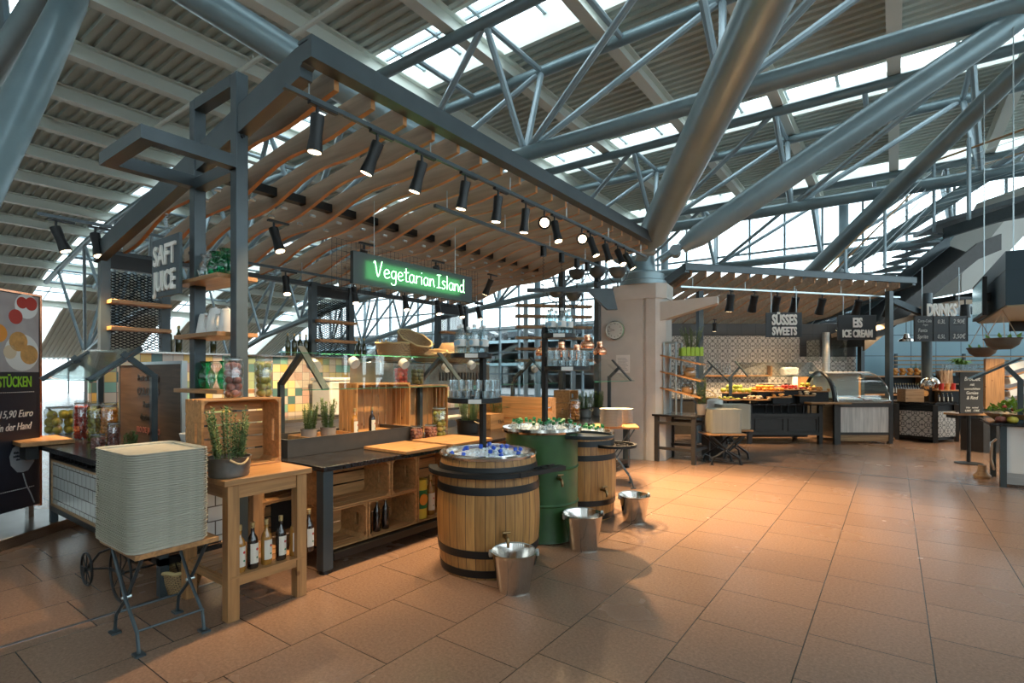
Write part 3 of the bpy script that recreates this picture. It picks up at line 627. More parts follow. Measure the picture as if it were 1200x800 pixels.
t = crate('pine crate standing on end on the floor behind the oak side table', (-4.62, 2.36, .0), .6, .5, .3, FX, 3)
t = crate('upper pine crate behind the side table beside the counter leg', (-4.62, 2.36, .505), .6, .3, .3, FX, 2)

# glassware on post shelves
def vase(label, loc, mt):
    t = T('glass_vase', label, 'vase', loc, 0, 'vases on the canopy post shelves')
    MB().lathe([(.045, 0), (.05, .01), (.068, .06), (.072, .1), (.06, .15), (.036, .185), (.034, .2), (.05, .235), (.052, .24)], 18).build('vase_body', mt, t)
    MB().ring([(.05, .234), (.056, .237), (.05, .242)], 18).build('rim', mt, t); return t
SY = PY-.0
for z, ty in ((2.43, 'topmost'), (1.47, 'lowest')):
    for x, mt, c in ((-5.0, 'clear' if z > 2 else 'greeng', 'clear' if z > 2 else 'green'), (-4.82, 'greeng' if z > 2 else 'clear', 'green' if z > 2 else 'clear'), (-4.64, 'greeng', 'green')):
        vase('%s glass vase on the %s post shelf, %s' % (c, ty, {-5.0: 'left', -4.82: 'centre', -4.64: 'right, next to the front post'}[x]), (x, PY+.02, z), mt)
for x, h in ((-5.02, .2), (-4.83, .24), (-4.62, .22)):
    t = T('enamel_jug', 'white enamel coffee jug on the middle post shelf, ' + {-5.02: 'left', -4.83: 'centre, tallest', -4.62: 'right, next to the front post'}[x], 'jug', (x, PY+.02, 1.95), .4, 'enamel jugs')
    MB().lathe([(.075, 0), (.078, .01), (.055, h*.8), (.05, h*.86)], 20).build('jug_body', 'white', t)
    MB().lathe([(.052, h*.86), (.045, h*.93), (.012, h*.96), (.012, h*.985), (.018, h), (0, h*1.02)], 16).build('lid', 'white', t)
    MB().tube([(-.06, 0, h*.75), (-.11, 0, h*.72), (-.125, 0, h*.5), (-.11, 0, h*.25), (-.07, 0, h*.18)], .009, 8).build('handle', 'white', t)
    MB().tube([(.065, 0, h*.35), (.1, 0, h*.5), (.115, 0, h*.72)], [.018, .013, .009], 8).build('spout', 'white', t)

# ---------------- near cart counter with white tiles ----------------
t = T('tiled_counter', 'low counter with white tiled front and dark top behind the tall tray stack', 'counter', (0, 0, 0)); xa, xb, ya, yb = -6.95, -4.25, 1.57, 2.12
MB().box(-9.0, ya-.06, .83, xb+.03, yb, .88).build('countertop', 'slab', t, bevel=.004)
for x in (xa, xb-.06):
    for y in (ya, yb-.08): MB().box(x, y, 0, x+.06, y+.06, .83).build('leg', 'frame', t, smooth=False)
MB().box(xa+.06, ya+.01, .30, xb-.06, ya+.035, .73).build('tiled_front', 'whtile', t, smooth=False)
MB().box(xb-.035, ya+.06, .30, xb-.01, yb-.08, .73).build('tiled_side', 'whtiley', t, smooth=False)
f = MB(); f.box(xa+.06, ya-.002, .275, xb-.06, ya+.03, .30); f.box(xa+.06, ya-.002, .725, xb-.06, ya+.03, .745); f.box(xa+.06, ya-.002, .30, xa+.08, ya+.03, .73); f.box(xb-.08, ya-.002, .30, xb-.06, ya+.03, .73)
f.build('wooden_frame', 'rawood', t, smooth=False)
f = MB(); f.box(xa, ya, .22, xb, ya+.05, .27); f.box(xb-.05, ya, .22, xb, yb, .27); f.box(xa, ya, .745, xb, ya+.05, .765)
for k in range(23): f.box(xa+.1+k*.115, ya+.0, .765, xa+.115+k*.115, ya+.04, .83)
f.build('vent_rail', 'black', t, smooth=False)
MB().box(xa+.08, ya+.04, .27, xb-.06, yb-.1, .8).build('carcass', 'black', t)
tag(MB().cbox((-7.2, 1.55, .905), (.66, .42, .04)).build('cutting_board', 'oakx', bevel=.004), 'wooden ledge board jutting from the left end of the tiled counter', 'board')
tag(MB().box(-7.4, 1.4, .74, -7.0, 1.5, .88).build('board_bracket', 'black'), 'black bracket under the left ledge board of the tiled counter', 'bracket')
def yy(px, y, z0=.78): return (-1.52 if False else 0)
for label, px, r, h, fl, fr in (('big round jar of lemons with rope on the tiled counter', 71, .155, .34, 'yellow', .055),
      ('tall jar of red tomatoes on the tiled counter, right of the lemon jar', 96, .078, .42, 'red', .022), ('tall jar of green limes on the tiled counter, between the red and orange jars', 112, .078, .42, 'lime', .03),
      ('tall jar of orange slices on the tiled counter, against the dark text board', 128, .078, .42, 'orange', .024)):
    y = 1.93; u = (px-600)/617; tt = y/(.8095+.5871*u); x = (-.5871+.8095*u)*tt
    o = jar('preserve_jar', label, (x, y, .882), r, h, fl, fr, 5, 'jars on the tiled counter')
    if r > .1: MB().tube([(-.13, 0, .1), (-.15, -.02, .2), (-.02, -.1, .3), (.1, -.08, .24)], .011, 6).build('rope_handle', 'rope', o)
jar('jam_jar', 'small jar of dark red jam in front of the orange jar', (-6.15, 1.75, .882), .06, .15, 'cherry', .016, 6, 'small jam jars')
jar('jam_jar', 'small jam jar with steel lid behind the front jam jar', (-6.3, 1.92, .882), .055, .24, 'cherry', .016, 7, 'small jam jars')
t = T('potted_herb', 'small leafy herb just behind the top of the tray stack', 'potted plant', (-5.5, 1.8, .882)); MB().lathe([(.05, 0), (.065, .09), (.055, .09), (0, .08)], 14).build('pot', 'terra', t); rosemary(t, 10, .06, .13, 11, z0=.08)
# port of loading board
t = T('port_board', 'dark walnut board lettered with ports of loading and destination', 'sign', (-5.75, 2.3, 0))
BW = .62
xl, xr = -7.34, -5.71; t.location = ((xl+xr)/2, 2.3, 0); BW = (xr-xl)/2
MB().box(-BW, 0, 0, BW, .03, 1.7).build('panel', 'dkwood', t, smooth=False)
f = MB(); f.box(-BW-.03, -.01, 0, -BW, .04, 1.73); f.box(BW, -.01, 0, BW+.03, .04, 1.73); f.box(-BW, -.01, 1.7, BW, .04, 1.73); f.build('metal_frame', 'wire', t, smooth=False)
for s, z, sz, mt in (('Port of loading', 1.53, .095, 'black'), ('COLOMBO', 1.37, .12, 'black'), ('Port of', 1.24, .095, 'black'), ('destination', 1.1, .095, 'black'), ('RIO DE JANEIRO', .96, .085, 'cherry')):
    text(s, sz, mt, t, (0, -.004, z), off=.002)
# sloping glass guard of the tiled counter
t = T('glass_guard', 'sloping glass guard on a forked grey bracket over the left tiled counter', 'sneeze guard', (0, 0, 0))
A = Vector((-5.71, 1.95, 1.84)); B = Vector((-5.49, 1.55, 1.54))
dx = Vector((-1.5, 0, 0)); th = Vector((0, 0, .008))
MB().add([A, B, B+dx, A+dx, A+th, B+th, B+dx+th, A+dx+th], [(0, 1, 2, 3), (4, 5, 6, 7), (0, 1, 5, 4), (2, 3, 7, 6)]).build('glass_pane', 'mirrorglass', t, smooth=False)
MB().bar(B, B+dx, .006, .006).build('glass_edge', 'edge', t)
for x in (A.x, A.x-1.45):
    b = MB(); b.bar((x+.02, A.y, A.z), (x+.02, B.y, B.z), .03, .05); pz = 1.58
    b.bar((x+.02, 1.8, A.z-.05), (x+.02, 2.05, pz), .045, .05); b.bar((x+.02, 2.05, pz+.02), (x+.02, 2.05, .88), .05, .05, (1, 0, 0)); b.build('forked_bracket', 'frame', t, smooth=False)
t = T('dish_bowl', 'white bowl and funnel behind the trays beside the side table', 'bowl', (-4.6, 1.95, .882)); MB().lathe([(.05, 0), (.06, .02), (.03, .08), (.04, .12), (.1, .2), (.11, .24), (.1, .24), (.03, .13), (0, .13)], 18).build('bowl', 'white', t)

# poster stand at far left
PD = (-math.sin(YAW), math.cos(YAW)); xr_, yr_ = (-7.38, 1.57)
t = T('poster_stand', 'tall dark menu poster with food photo and green lettering on a steel foot', 'poster', (xr_, yr_, 0), math.atan2(PD[1], PD[0])); W = .85
MB().box(-W, -.02, .22, 0, .02, 2.42).build('poster_board', 'posterdk', t)
f = MB(); f.box(0, -.03, .2, .025, .03, 2.44); f.box(-W-.025, -.03, .2, -W, .03, 2.44); f.box(-W, -.03, 2.42, 0, .03, 2.44); f.build('edge_frame', 'copper', t, smooth=False)
MB().box(-W+.01, -.024, 1.62, -.01, -.02, 2.41).build('food_photo', 'photobg', t)
for (x, z, r, mt) in ((-.1, 2.33, .07, 'red'), (-.2, 2.33, .06, 'red'), (-.27, 2.18, .075, 'red'), (-.45, 2.0, .09, 'orange'), (-.24, 1.93, .1, 'bread'), (-.12, 1.8, .1, 'bread'), (-.33, 1.82, .07, 'cream'), (-.62, 1.84, .13, 'white'), (-.62, 1.86, .09, 'orange'), (-.7, 2.2, .1, 'cream')):
    MB().cyl((x, -.0245, z), (x, -.026, z), r, n=24).build('printed_food', mt, t, smooth=False)
MB().cyl((-.15, -.0242, 2.3), (-.15, -.025, 2.3), .13, n=24).build('printed_bowl', 'white', t); MB().cyl((-.2, -.0242, 1.82), (-.2, -.0248, 1.82), .19, n=24).build('printed_plate', 'plate', t)
text('FRÜHSTÜCKEN', .15, 'postergreen', t, (-.09, -.024, 1.47), off=.003, xs=.55, align='RIGHT')
for z in (1.41, .42):
    d = MB()
    for k in range(34): d.box(-.8+k*.022, -.0245, z, -.79+k*.022, -.022, z+.008)
    d.build('dotted_rule', 'chalk', t, smooth=False)
text('15,90 Euro', .105, 'chalk', t, (-.08, -.024, 1.16), xs=.8, align='RIGHT', shear=.3); text('in der Hand', .105, 'chalk', t, (-.1, -.024, 1.03), xs=.7, align='RIGHT', shear=.3)
MB().lathe([(.0001, -.15), (.06, -.14), (.13, -.06), (.145, .03), (.11, .11), (.06, .145), (.0001, .155)], 24, (0, 0, 0), 1, .02).build('printed_balloon', 'postergrey', t, loc=(-.19, -.022, .74))
MB().tube([(-.19, -.024, .58), (-.15, -.024, .45), (-.1, -.024, .35), (-.06, -.024, .25)], .006, 5).build('balloon_string', 'postergrey', t)
text('Kids bis 110 cm\nzahlen die Hälfte\ndes Preises.', .032, 'posterdk', t, (-.19, -.0265, .79), off=.001, sp=1.1)
f = MB(); f.box(-.12, -.02, .1, -.06, .02, .22); f.box(-.75, -.02, .1, -.7, .02, .22); f.build('foot_post', 'brushed', t, smooth=False)
MB().box(-1.1, -.45, .0, .25, .45, .1).build('foot_plate', 'brushed', t, bevel=.004)

# ---------------- main serving counter ----------------
t = T('serving_counter', 'long dark counter with steel legs under the near canopy', 'counter', (0, 0, 0))
MB().box(-5.0, 2.5, .82, -3.65, 8.5, .86).build('countertop', 'slab', t, bevel=.004)
for y in (2.5, 4.5, 6.5, 8.4):
    for x in (-3.75, -4.98):
        l = MB().box(x, y, .03, x+.09, y+.09, .82).build('leg', 'frame', t, smooth=False); MB().cyl((x+.045, y+.045, 0), (x+.045, y+.045, .03), .05, n=12).build('foot', 'black', l)
MB().box(-3.72, 2.6, .09, -3.66, 8.4, .15).build('lower_rail', 'black', t, smooth=False); MB().box(-4.12, 2.6, .09, -4.06, 8.4, .15).build('lower_rail', 'black', t, smooth=False)
MB().box(-4.98, 2.6, .15, -4.6, 8.4, .8).build('rear_cabinet', 'dkfurn', t)
def ucr(label, ya, yb, za, zb): crate(label, (-4.08, ya, za), yb-ya-.008, zb-za-.006, .36, FX, 3)
ucr('lower left pine crate under the serving counter, empty', 2.6, 2.99, .16, .49)
ucr('lower pine crate under the serving counter holding dark bottles', 2.99, 3.58, .16, .49)
ucr('upper left pine crate under the serving counter, widest', 2.6, 3.25, .49, .82)
ucr('upper pine crate above the dark bottles under the serving counter', 3.25, 3.58, .49, .82)
ucr('tall pine crate behind the first barrel holding a tin can', 3.58, 4.2, .16, .82)
ucr('pine crate under the counter hidden behind the first barrel', 4.6, 5.2, .16, .82)
for k, px in enumerate((431, 441, 450)): oil_bottle('wine_bottle', 'dark bottle in the crate under the counter, %s of the three' % ('left', 'middle', 'right')[k], (-3.8, 3.05+k*.1, .175), 'darkg', False, .3, 'dark bottles in the under-counter crate')
t = T('tin_can', 'tall orange and green tin can in the crate behind the first barrel', 'can', (-3.82, 3.7, .175)); MB().lathe([(.075, 0), (.075, .38), (0, .38)], 18).build('can_body', 'yellow', t); MB().ring([(.0755, .1), (.078, .1), (.078, .28), (.0755, .28)], 18).build('green_band', 'green', t); MB().cyl((.076, -.02, .19), (.0815, -.02, .19), .055, n=16).build('orange_picture', 'orange', t)
oil_bottle('oil_bottle', 'labelled brown bottle next to the tin can under the counter', (-3.82, 3.85, .175), 'amber', True, .4)
for k, (ya, yb) in enumerate(((3.32, 3.86), (3.95, 4.6))):
    tag(MB().box(-4.2, ya, .862, -3.6, yb, .892).build('cutting_board', 'oak', bevel=.004), 'oak cutting board on the counter edge, ' + ('left of the first barrel' if k == 0 else 'behind the first barrel'), 'board', 'cutting boards on the counter')
# black planter with crates, bottles and herbs
t = T('display_trough', 'long black open trough on the left end of the serving counter', 'trough', (0, 0, 0)); a, b, c, d = -4.85, -4.3, 2.58, 4.06
MB().box(a, c, .862, b, d, .885).build('base', 'dkfurn', t); 
for q in ((b-.025, c, b, d), (a, c, a+.025, d), (a+.025, c, b-.025, c+.025), (a+.025, d-.025, b-.025, d)): MB().box(q[0], q[1], .885, q[2], q[3], 1.02).build('side', 'dkfurn', t, smooth=False)
MB().box(a+.03, c+.03, .885, b-.03, d-.03, .96).build('insert', 'black', t)
t = T('wooden_tray', 'flat wooden tray with two herb pots in the black trough', 'tray', (-4.55, 3.08, .962)); MB().box(-.18, -.24, 0, .18, .3, .015).build('base', 'oak', t)
f = MB(); f.box(.16, -.24, .015, .18, .3, .05); f.box(-.18, -.24, .015, -.16, .3, .05); f.box(-.16, -.24, .015, .16, -.22, .05); f.box(-.16, .28, .015, .16, .3, .05); f.build('rim', 'oak', t, smooth=False)
for k, px in enumerate((362, 380)):
    tub_plant('rosemary in a grey pot on the wooden tray, ' + ('left' if k == 0 else 'right, taller'), (-4.52+.02*k, 2.93+k*.2, .978), .075, .1, .26+.05*k, 16, 21+k, 'terra', False)
def upcrate(label, x, ya, yb, z, H, D=.3): return crate(label, (x, yb, z), H, yb-ya, D, FXU, 4)
upcrate('pine crate standing upright in the black trough behind two vinegar bottles', -4.83, 3.49, 4.24, .962, .54, .3)
oil_bottle('vinegar_bottle', 'pale amber vinegar bottle before the upright crate', (-4.42, 3.38, .962), 'amber', True, .29, 'bottles before the upright crate', .4)
oil_bottle('vinegar_bottle', 'black balsamic bottle before the upright crate', (-4.42, 3.6, .962), 'darkg', True, .29, 'bottles before the upright crate', .4)
upcrate('pine crate with wide gaps standing on the counter under the red pepper jar', -4.98, 4.4, 5.08, .862, .6, .26)
jar('preserve_jar', 'jar of red peppers on top of the upright crate', (-4.85, 4.39, 1.47), .09, .26, 'pepperred', .03, 9, 'jars on the upright crate')
jar('preserve_jar', 'jar of gherkins on top of the upright crate', (-4.85, 4.66, 1.47), .085, .26, 'gherkin', .028, 10, 'jars on the upright crate')
jar('jam_jar', 'squat clip-top jar of dark jam on the counter, left of its twin', (-4.25, 4.07, .862), .075, .17, 'cherry', .02, 12, 'squat jam jars')
jar('jam_jar', 'squat clip-top jar of dark jam on the counter, next to the lime jar', (-4.25, 4.07+.22, .862), .075, .17, 'cherry', .02, 13, 'squat jam jars')
jar('preserve_jar', 'tall jar of limes on the counter left of the first barrel tower', (-4.3, 4.48, .862), .085, .36, 'lime', .036, 14)
tub_plant('rosemary in a black basket behind the first barrel', (-4.3, 5.0, .862), .15, .17, .3, 26, 31, 'black')
t = T('planter_box', 'pine planter box of herbs behind the first barrel tower', 'planter', (-4.45, 5.85, .862), PI/2)
MB().box(-.36, -.12, 0, .36, .12, .2).build('box', 'pine', t); text('Elysee Garten', .07, 'dkwood', t, (0, -.123, .07), rot=(PI/2, 0, 0)); rosemary(t, 34, .22, .2, 41, z0=.2)
t.rotation_euler.z = PI/2
crate('long yellow-lit pine crate behind the planter box', (-4.98, 5.78, .862), 1.3, .3, .42, None, 3)
for k, px in enumerate((612, 628)):
    jar('preserve_jar', 'jar of %s on the counter, %s the green drum tower pole' % (('limes', 'left of') if k == 0 else ('red peppers', 'just behind')), (-4.4, 6.32+k*.45, .862), .075, .34, 'lime' if k == 0 else 'pepperred', .03, 15+k)
for k in range(3): oil_bottle('syrup_bottle', 'dark syrup bottle behind the green drum, %s of three' % ('left', 'middle', 'right')[k], (-4.2, 6.16+k*.14, .862), 'darkg' if k != 1 else 'amber', True, .27, 'syrup bottles behind the drum', .3)
for (px, z, H, L, nm) in ((664, .862, .26, .42, 'lower pine box stacked behind the drum tower'), (663, 1.13, .2, .3, 'upper small pine box stacked behind the drum tower')):
    y = 7.48 if L > .35 else 7.48+.05; crate(nm, (-4.6, y, z), L, H, .3, FX, 2)
for k, y in enumerate((8.02, 8.53)): tub_plant('bushy herb in grey basket at the counter end, ' + ('left' if k == 0 else 'right, near the plates'), (-4.3, y, .862), .14, .15, .32, 30, 51+k, 'zinc')
jar('jam_jar', 'orange preserve jar between the pine boxes and far herbs', (-4.1, 7.36, .862), .08, .34, 'orange', .03, 20)
# sneeze guard of the serving counter
t = T('glass_guard', 'long sloping glass guard above the serving counter behind the first barrel', 'sneeze guard', (0, 0, 0))
for ya, yb in ((2.62, 4.75), (4.8, 6.95)):
    MB().add([(-4.15, ya, 1.46), (-4.15, yb, 1.46), (-4.5, yb, 1.8), (-4.5, ya, 1.8), (-4.144, ya, 1.466), (-4.144, yb, 1.466), (-4.494, yb, 1.806), (-4.494, ya, 1.806)], [(0, 1, 2, 3), (4, 5, 6, 7), (0, 1, 5, 4), (2, 3, 7, 6)]).build('glass_pane', 'guard', t, smooth=False)
    MB().bar((-4.147, ya, 1.46), (-4.147, yb, 1.46), .006, .006).build('glass_edge', 'edge', t)
    MB().bar((-4.5, ya, 1.8), (-4.5, yb, 1.8), .004, .004).build('top_edge', 'edge', t)
for y in (2.88, 4.77, 6.8):
    b = MB(); b.box(-4.94, y-.025, .862, -4.89, y+.025, 1.52); b.bar((-4.915, y, 1.5), (-4.55, y, 1.80), .05, .045); b.bar((-4.58, y, 1.86), (-4.18, y, 1.46), .07, .02, (0, 0, 1)); b.build('bracket', 'frame', t, smooth=False)
    MB().cyl((-4.62, y+.15, 1.7), (-4.56, y+.15, 1.67), .06, n=16).build('white_disc', 'white', t)  # plain round white disc beside each bracket
for y in (3.5, 4.2, 5.4): MB().cyl((-4.62, y, 1.74), (-4.56, y, 1.70), .055, n=16).build('white_disc', 'white', t)  # more plain white discs along the pane
t = T('glass_guard', 'short glass guard on a bent bracket before the concrete column', 'sneeze guard', (-3.95, 8.35, .862))
MB().add([(.3, -1.2, .62), (.3, .3, .62), (-.12, .3, 1.0), (-.12, -1.2, 1.0)], [(0, 1, 2, 3)]).build('glass_pane', 'glass', t); MB().bar((.3, -1.2, .62), (.3, .3, .62), .01, .01).build('glass_edge', 'edge', t)
b = MB(); b.box(-.1, .07, 0, -.05, .12, .7); b.bar((-.07, .1, .68), (.12, .1, .86), .045, .045); b.bar((-.02, .1, .98), (.33, .1, .62), .06, .02); b.build('bracket', 'frame', t, smooth=False)
# rear kitchen
t = T('kitchen_unit', 'stainless kitchen unit along the coloured tile wall', 'kitchen unit', (0, 0, 0)); MB().box(-7.69, 3.2, 0, -7.05, 9.5, .9).build('cabinets', 'brushed', t); MB().box(-7.69, 3.2, .9, -7.0, 9.5, .94).build('worktop', 'stainless', t)
t = T('grill_unit', 'stainless grill hood with vent slots under the wicker baskets', 'grill', (-5.75, 5.58, 0))
MB().box(-.35, -1.0, 0, .3, 1.3, .9).build('cabinet', 'brushed', t); MB().box(-.35, -1.0, 1.42, .3, 1.3, 1.76).build('hood', 'stainless', t, bevel=.01)
f = MB()
for k in range(16): f.box(.3, .1+k*.07, 1.5, .305, .135+k*.07, 1.62)
f.build('vent_slot', 'black', t, smooth=False)
for y in (-.98, 1.25): MB().box(-.33, y, .9, -.28, y+.04, 1.42).build('support', 'brushed', t)
t = T('kitchen_box', 'white insulated box on the rear worktop left of the baskets', 'box', (-6.9, 5.03, .94)); t.location = (-7.3, 5.29, .942); MB().box(-.25, -.35, 0, .25, .35, .55).build('box_body', 'white', t, bevel=.03); MB().box(-.26, -.36, .55, .26, .36, .6).build('lid', 'white', t, bevel=.01)
t = T('kitchen_pot', 'stainless pot box on the rear worktop beside the white box', 'pot', (-7.3, 5.87, .942)); MB().box(-.25, -.4, 0, .25, .3, .5).build('pot_body', 'stainless', t, bevel=.02); MB().cyl((-.1, 0, .5), (.1, 0, .5), .02).build('handle', 'black', t)
def basket(label, loc, r, h, sx=1, rot=(0, 0, 0), group='wicker baskets on the grill', mt='wicker', handle=False, cat='basket'):
    t = T('wicker_basket', label, cat, loc, 0, group, rot=rot)
    o = MB().ring([(r*.75, 0), (r*.92, h*.5), (r, h), (r*.95, h), (r*.87, h*.5), (r*.7, .01)], 24).build('basket_body', mt, t); MB().lathe([(r*.75, 0), (r*.75, .012), (0, .012)], 24).build('basket_bottom', mt, t)
    MB().tube([(r*math.cos(a*PI/12), r*math.sin(a*PI/12), h+.006*math.sin(a*2)) for a in range(24)], .014, 6, True).build('rim', 'straw', t)
    if handle: MB().tube([(r*math.cos(a*PI/10), 0, h+r*.7*math.sin(a*PI/10)) for a in range(11)], .012, 6).build('handle', 'straw', t)
    t.scale = (sx, 1, 1); return t
by = 5.58
basket('round wicker basket at the left of the heap on the grill', (-5.5, 4.86, 1.77), .25, .24)
basket('tilted open wicker basket on top of the heap on the grill', (-5.45, 5.11, 1.95), .25, .17, 1, (.1, .55, .2))
basket('flat wicker basket lying in the middle of the heap', (-5.5, 5.52, 1.80), .27, .12, 1, (.15, .1, 0))
basket('low coiled wicker basket at the right of the heap', (-5.5, 6.0, 1.77), .32, .14)
basket('upturned wicker basket resting on the low coiled one', (-5.5, 6.04, 2.07), .24, .15, 1, (PI, 0, 0))
OB = [2.97, 3.09, 3.39, 3.53, 4.66, 4.77, 4.87, 4.98, 5.93, 6.03, 6.14, 6.45, 6.55, 6.65, 7.02, 7.13, 7.24, 7.56, 7.68, 7.81, 7.93]
o = None
for k, y in enumerate(OB):
    la = 'dark olive oil bottle on the splashback ledge, %s from the left' % ORD[k]
    if o is None: o = oil_bottle('ledge_bottle', la, (-7.76, y, 1.885), 'olive', False, .36, 'oil bottles on the splashback ledge')
    else: dup(o, (-7.76, y, 1.885), label=la)

# ---------------- barrels, drum, buckets ----------------
def barrel_profile(r, rb, h, n=14): return [(r+(rb-r)*(1-(2*k/n-1)**2), h*k/n) for k in range(n+1)]
def tap(t, ang, r, z):
    m = MB(); m.cyl((0, -.0, 0), (0, -.07, 0), .014, n=10); m.tube([(0, -.05, 0), (0, -.085, -.005), (0, -.1, -.03), (0, -.1, -.06)], [.014, .015, .013, .011], 8); m.cyl((0, -.06, 0), (0, -.06, .035), .008, n=8); m.cyl((-.03, -.06, .04), (.03, -.06, .04), .009, n=8)
    tp = m.build('tap', 'brass', t, loc=(r*math.sin(ang), -r*math.cos(ang), z), rot=(0, 0, ang)); return tp
def ring_tray(t, x, y, z, r, mt='black'):
    m = MB(); m.ring([(r, 0), (r, .03), (r-.03, .03), (r-.03, 0)], 28, (x, y, z)); m.ring([(r*.62, .01), (r*.62, .022), (r*.58, .022), (r*.58, .01)], 24, (x, y, z))
    for k in range(6): a = k*PI/3; m.bar((x+r*.1*math.cos(a), y+r*.1*math.sin(a), z+.012), (x+(r-.02)*math.cos(a), y+(r-.02)*math.sin(a), z+.012), .012, .012)
    return m.build('bottle_ring_tray', mt, t)
def barrel(label, loc, r, rb, h, tapang=.3):
    t = T('wine_barrel', label, 'barrel', loc, 0, 'wooden barrels'); t.rotation_euler.z = 0
    pr = barrel_profile(r, rb, h); MB().lathe([(r*.9, .01)]+pr+[(r-.03, h), (r-.03, h-.06), (0, h-.06)], 48).build('stave_body', 'stave', t)
    R_ = lambda z: r+(rb-r)*(1-(2*z/h-1)**2)
    for z in (.015, .17, h-.27, h-.12):
        a, b = R_(z), R_(z+.06); MB().ring([(a-.004, z), (a+.006, z), (b+.006, z+.06), (b-.004, z+.06)], 48).build('iron_hoop', 'black', t)
    MB().ring([(r-.035, h-.01), (r+.015, h-.01), (r+.02, h+.01), (r+.01, h+.025), (r-.03, h+.025), (r-.04, h-.05)], 48).build('steel_tub_rim', 'stainless', t)
    tap(t, tapang, R_(.33), .35); return t
B1 = (-2.79, 3.51); B2 = (-2.86, 4.45); B3 = (-2.92, 5.36)
cang = lambda b: math.atan2(-b[0], -(-b[1])) # direction towards the camera
b1 = barrel('nearest wooden barrel filled with ice and blue-capped water bottles', (*B1, 0), .395, .435, .93, .95)
def arc_ledge(t, r, z, a0, a1, ext):
    m = MB(); n = 20; v = []
    for k in range(n+1):
        a = a0+(a1-a0)*k/n
        for rr, zz in ((r, z), (r+.075, z), (r+.075, z+.035), (r, z+.035)): v.append((rr*math.cos(a), rr*math.sin(a), zz))
    f = [(4*k+j, 4*k+(j+1) % 4, 4*k+4+(j+1) % 4, 4*k+4+j) for k in range(n) for j in range(4)]+[(0, 1, 2, 3), (4*n+3, 4*n+2, 4*n+1, 4*n)]
    m.add(v, f); e = Vector((math.cos(a1), math.sin(a1), 0)); s = Vector((-e.y, e.x, 0)); p = e*(r+.035)+Vector((0, 0, z+.017)); m.bar(p-s*.1, p+s*ext, .075, .035)
    for k in range(5): q_ = p+s*(ext*k/5); m.bar(q_, q_-e*.1, .015, .03)
    m.bar(p-e*.1, p-e*.1+s*ext, .015, .035)
    return m.build('bottle_ledge', 'black', t)
arc_ledge(b1, .43, .80, -2.5, -.2, .42)
b3 = barrel('far wooden barrel beyond the green drum, with green-capped bottles', (*B3, 0), .37, .405, .93, 1.1)
ring_tray(b3, .42, .02, .80, .24)
ring_tray(b3, -.02, .55, .72, .22)
d1 = T('oil_drum', 'green steel oil drum between the wooden barrels, filled with ice and bottles', 'drum', (*B2, 0))
dr = .36; MB().lathe([(dr-.01, 0), (dr+.006, .01), (dr, .03), (dr, .34), (dr+.012, .355), (dr, .37), (dr, .68), (dr+.012, .695), (dr, .71), (dr, 1.04), (0, 1.0)], 48).build('drum_body', 'drum', d1)
MB().ring([(dr-.03, 1.03), (dr+.03, 1.03), (dr+.04, 1.05), (dr+.03, 1.075), (dr-.02, 1.075), (dr-.04, 1.0)], 48).build('steel_tub_rim', 'stainless', d1)
tap(d1, 1.0, dr, .62)
m = MB(); m.lathe([(.30, 0), (.31, .012), (.31, .035), (.295, .035), (.295, .012), (0, .012)], 30, (.40, .12, .985), 1, .8); m.build('side_tray', 'frame', d1)
def icepile(loc, r, seed, label):
    q = random.Random(seed); m = MB(); m.lathe([(r, 0), (r*.8, .03), (r*.4, .06), (0, .075)], 24)
    for i in range(420):
        a = q.random()*2*PI; rr = math.sqrt(q.random())*r*.96; z = .075*(1-(rr/r)**2)+.004; s = q.uniform(.014, .03)
        m.cbox((rr*math.cos(a), rr*math.sin(a), z), (s, s*.9, s*.8), Euler((q.random()*3, q.random()*3, q.random()*3)))
    o = m.build('crushed_ice', 'ice', loc=loc, smooth=False); tag(o, label, 'ice', kind='stuff')
icepile((*B1, .875), .355, 1, 'heap of crushed ice in the nearest barrel'); icepile((*B2, 1.01), .325, 2, 'crushed ice in the green drum'); icepile((*B3, .875), .33, 3, 'crushed ice in the far barrel')
def iced_bottle(name, label, loc, cap, glass, rot, group):
    t = T(name, label, 'bottle', loc, 0, group, rot=rot)
    MB().lathe([(.031, -.1), (.033, -.09), (.033, .0), (.014, .045), (.013, .06)], 10).build('bottle_body', glass, t); MB().lathe([(.0175, .052), (.0175, .08), (0, .081)], 10).build('cap', cap, t)
    return t
q = random.Random(5)
def scatter(n, r, md, seed):
    q = random.Random(seed); pts = []
    while len(pts) < n:
        a = q.random()*2*PI; rr = math.sqrt(q.random())*r; p = (rr*math.cos(a), rr*math.sin(a))
        if all((p[0]-s[0])**2+(p[1]-s[1])**2 > md*md for s in pts) or q.random() < .02: pts.append(p)
    return pts
o = None
for i, (x, y) in enumerate(scatter(17, .3, .095, 3)):
    rt = (q.uniform(-.5, .5), q.uniform(-.5, .5), 0); L_ = (B1[0]+x, B1[1]+y, .925-.06*(x*x+y*y)/.09+.01)
    if o is None: o = iced_bottle('water_bottle', 'blue-capped water bottle sunk in the ice of the nearest barrel', L_, 'blue', 'clear', rt, 'iced water bottles')
    else: dup(o, L_, rot=rt)
o = None
for i, (x, y) in enumerate(scatter(34, .3, .07, 4)):
    rt = (q.uniform(-.25, .25), q.uniform(-.25, .25), 0); L_ = (B2[0]+x, B2[1]+y, 1.065)
    if o is None: o = iced_bottle('soda_bottle', 'green-capped soda bottle standing in the ice of the green drum', L_, 'green', 'clear', rt, 'iced soda bottles in the drum')
    else: dup(o, L_, rot=rt)
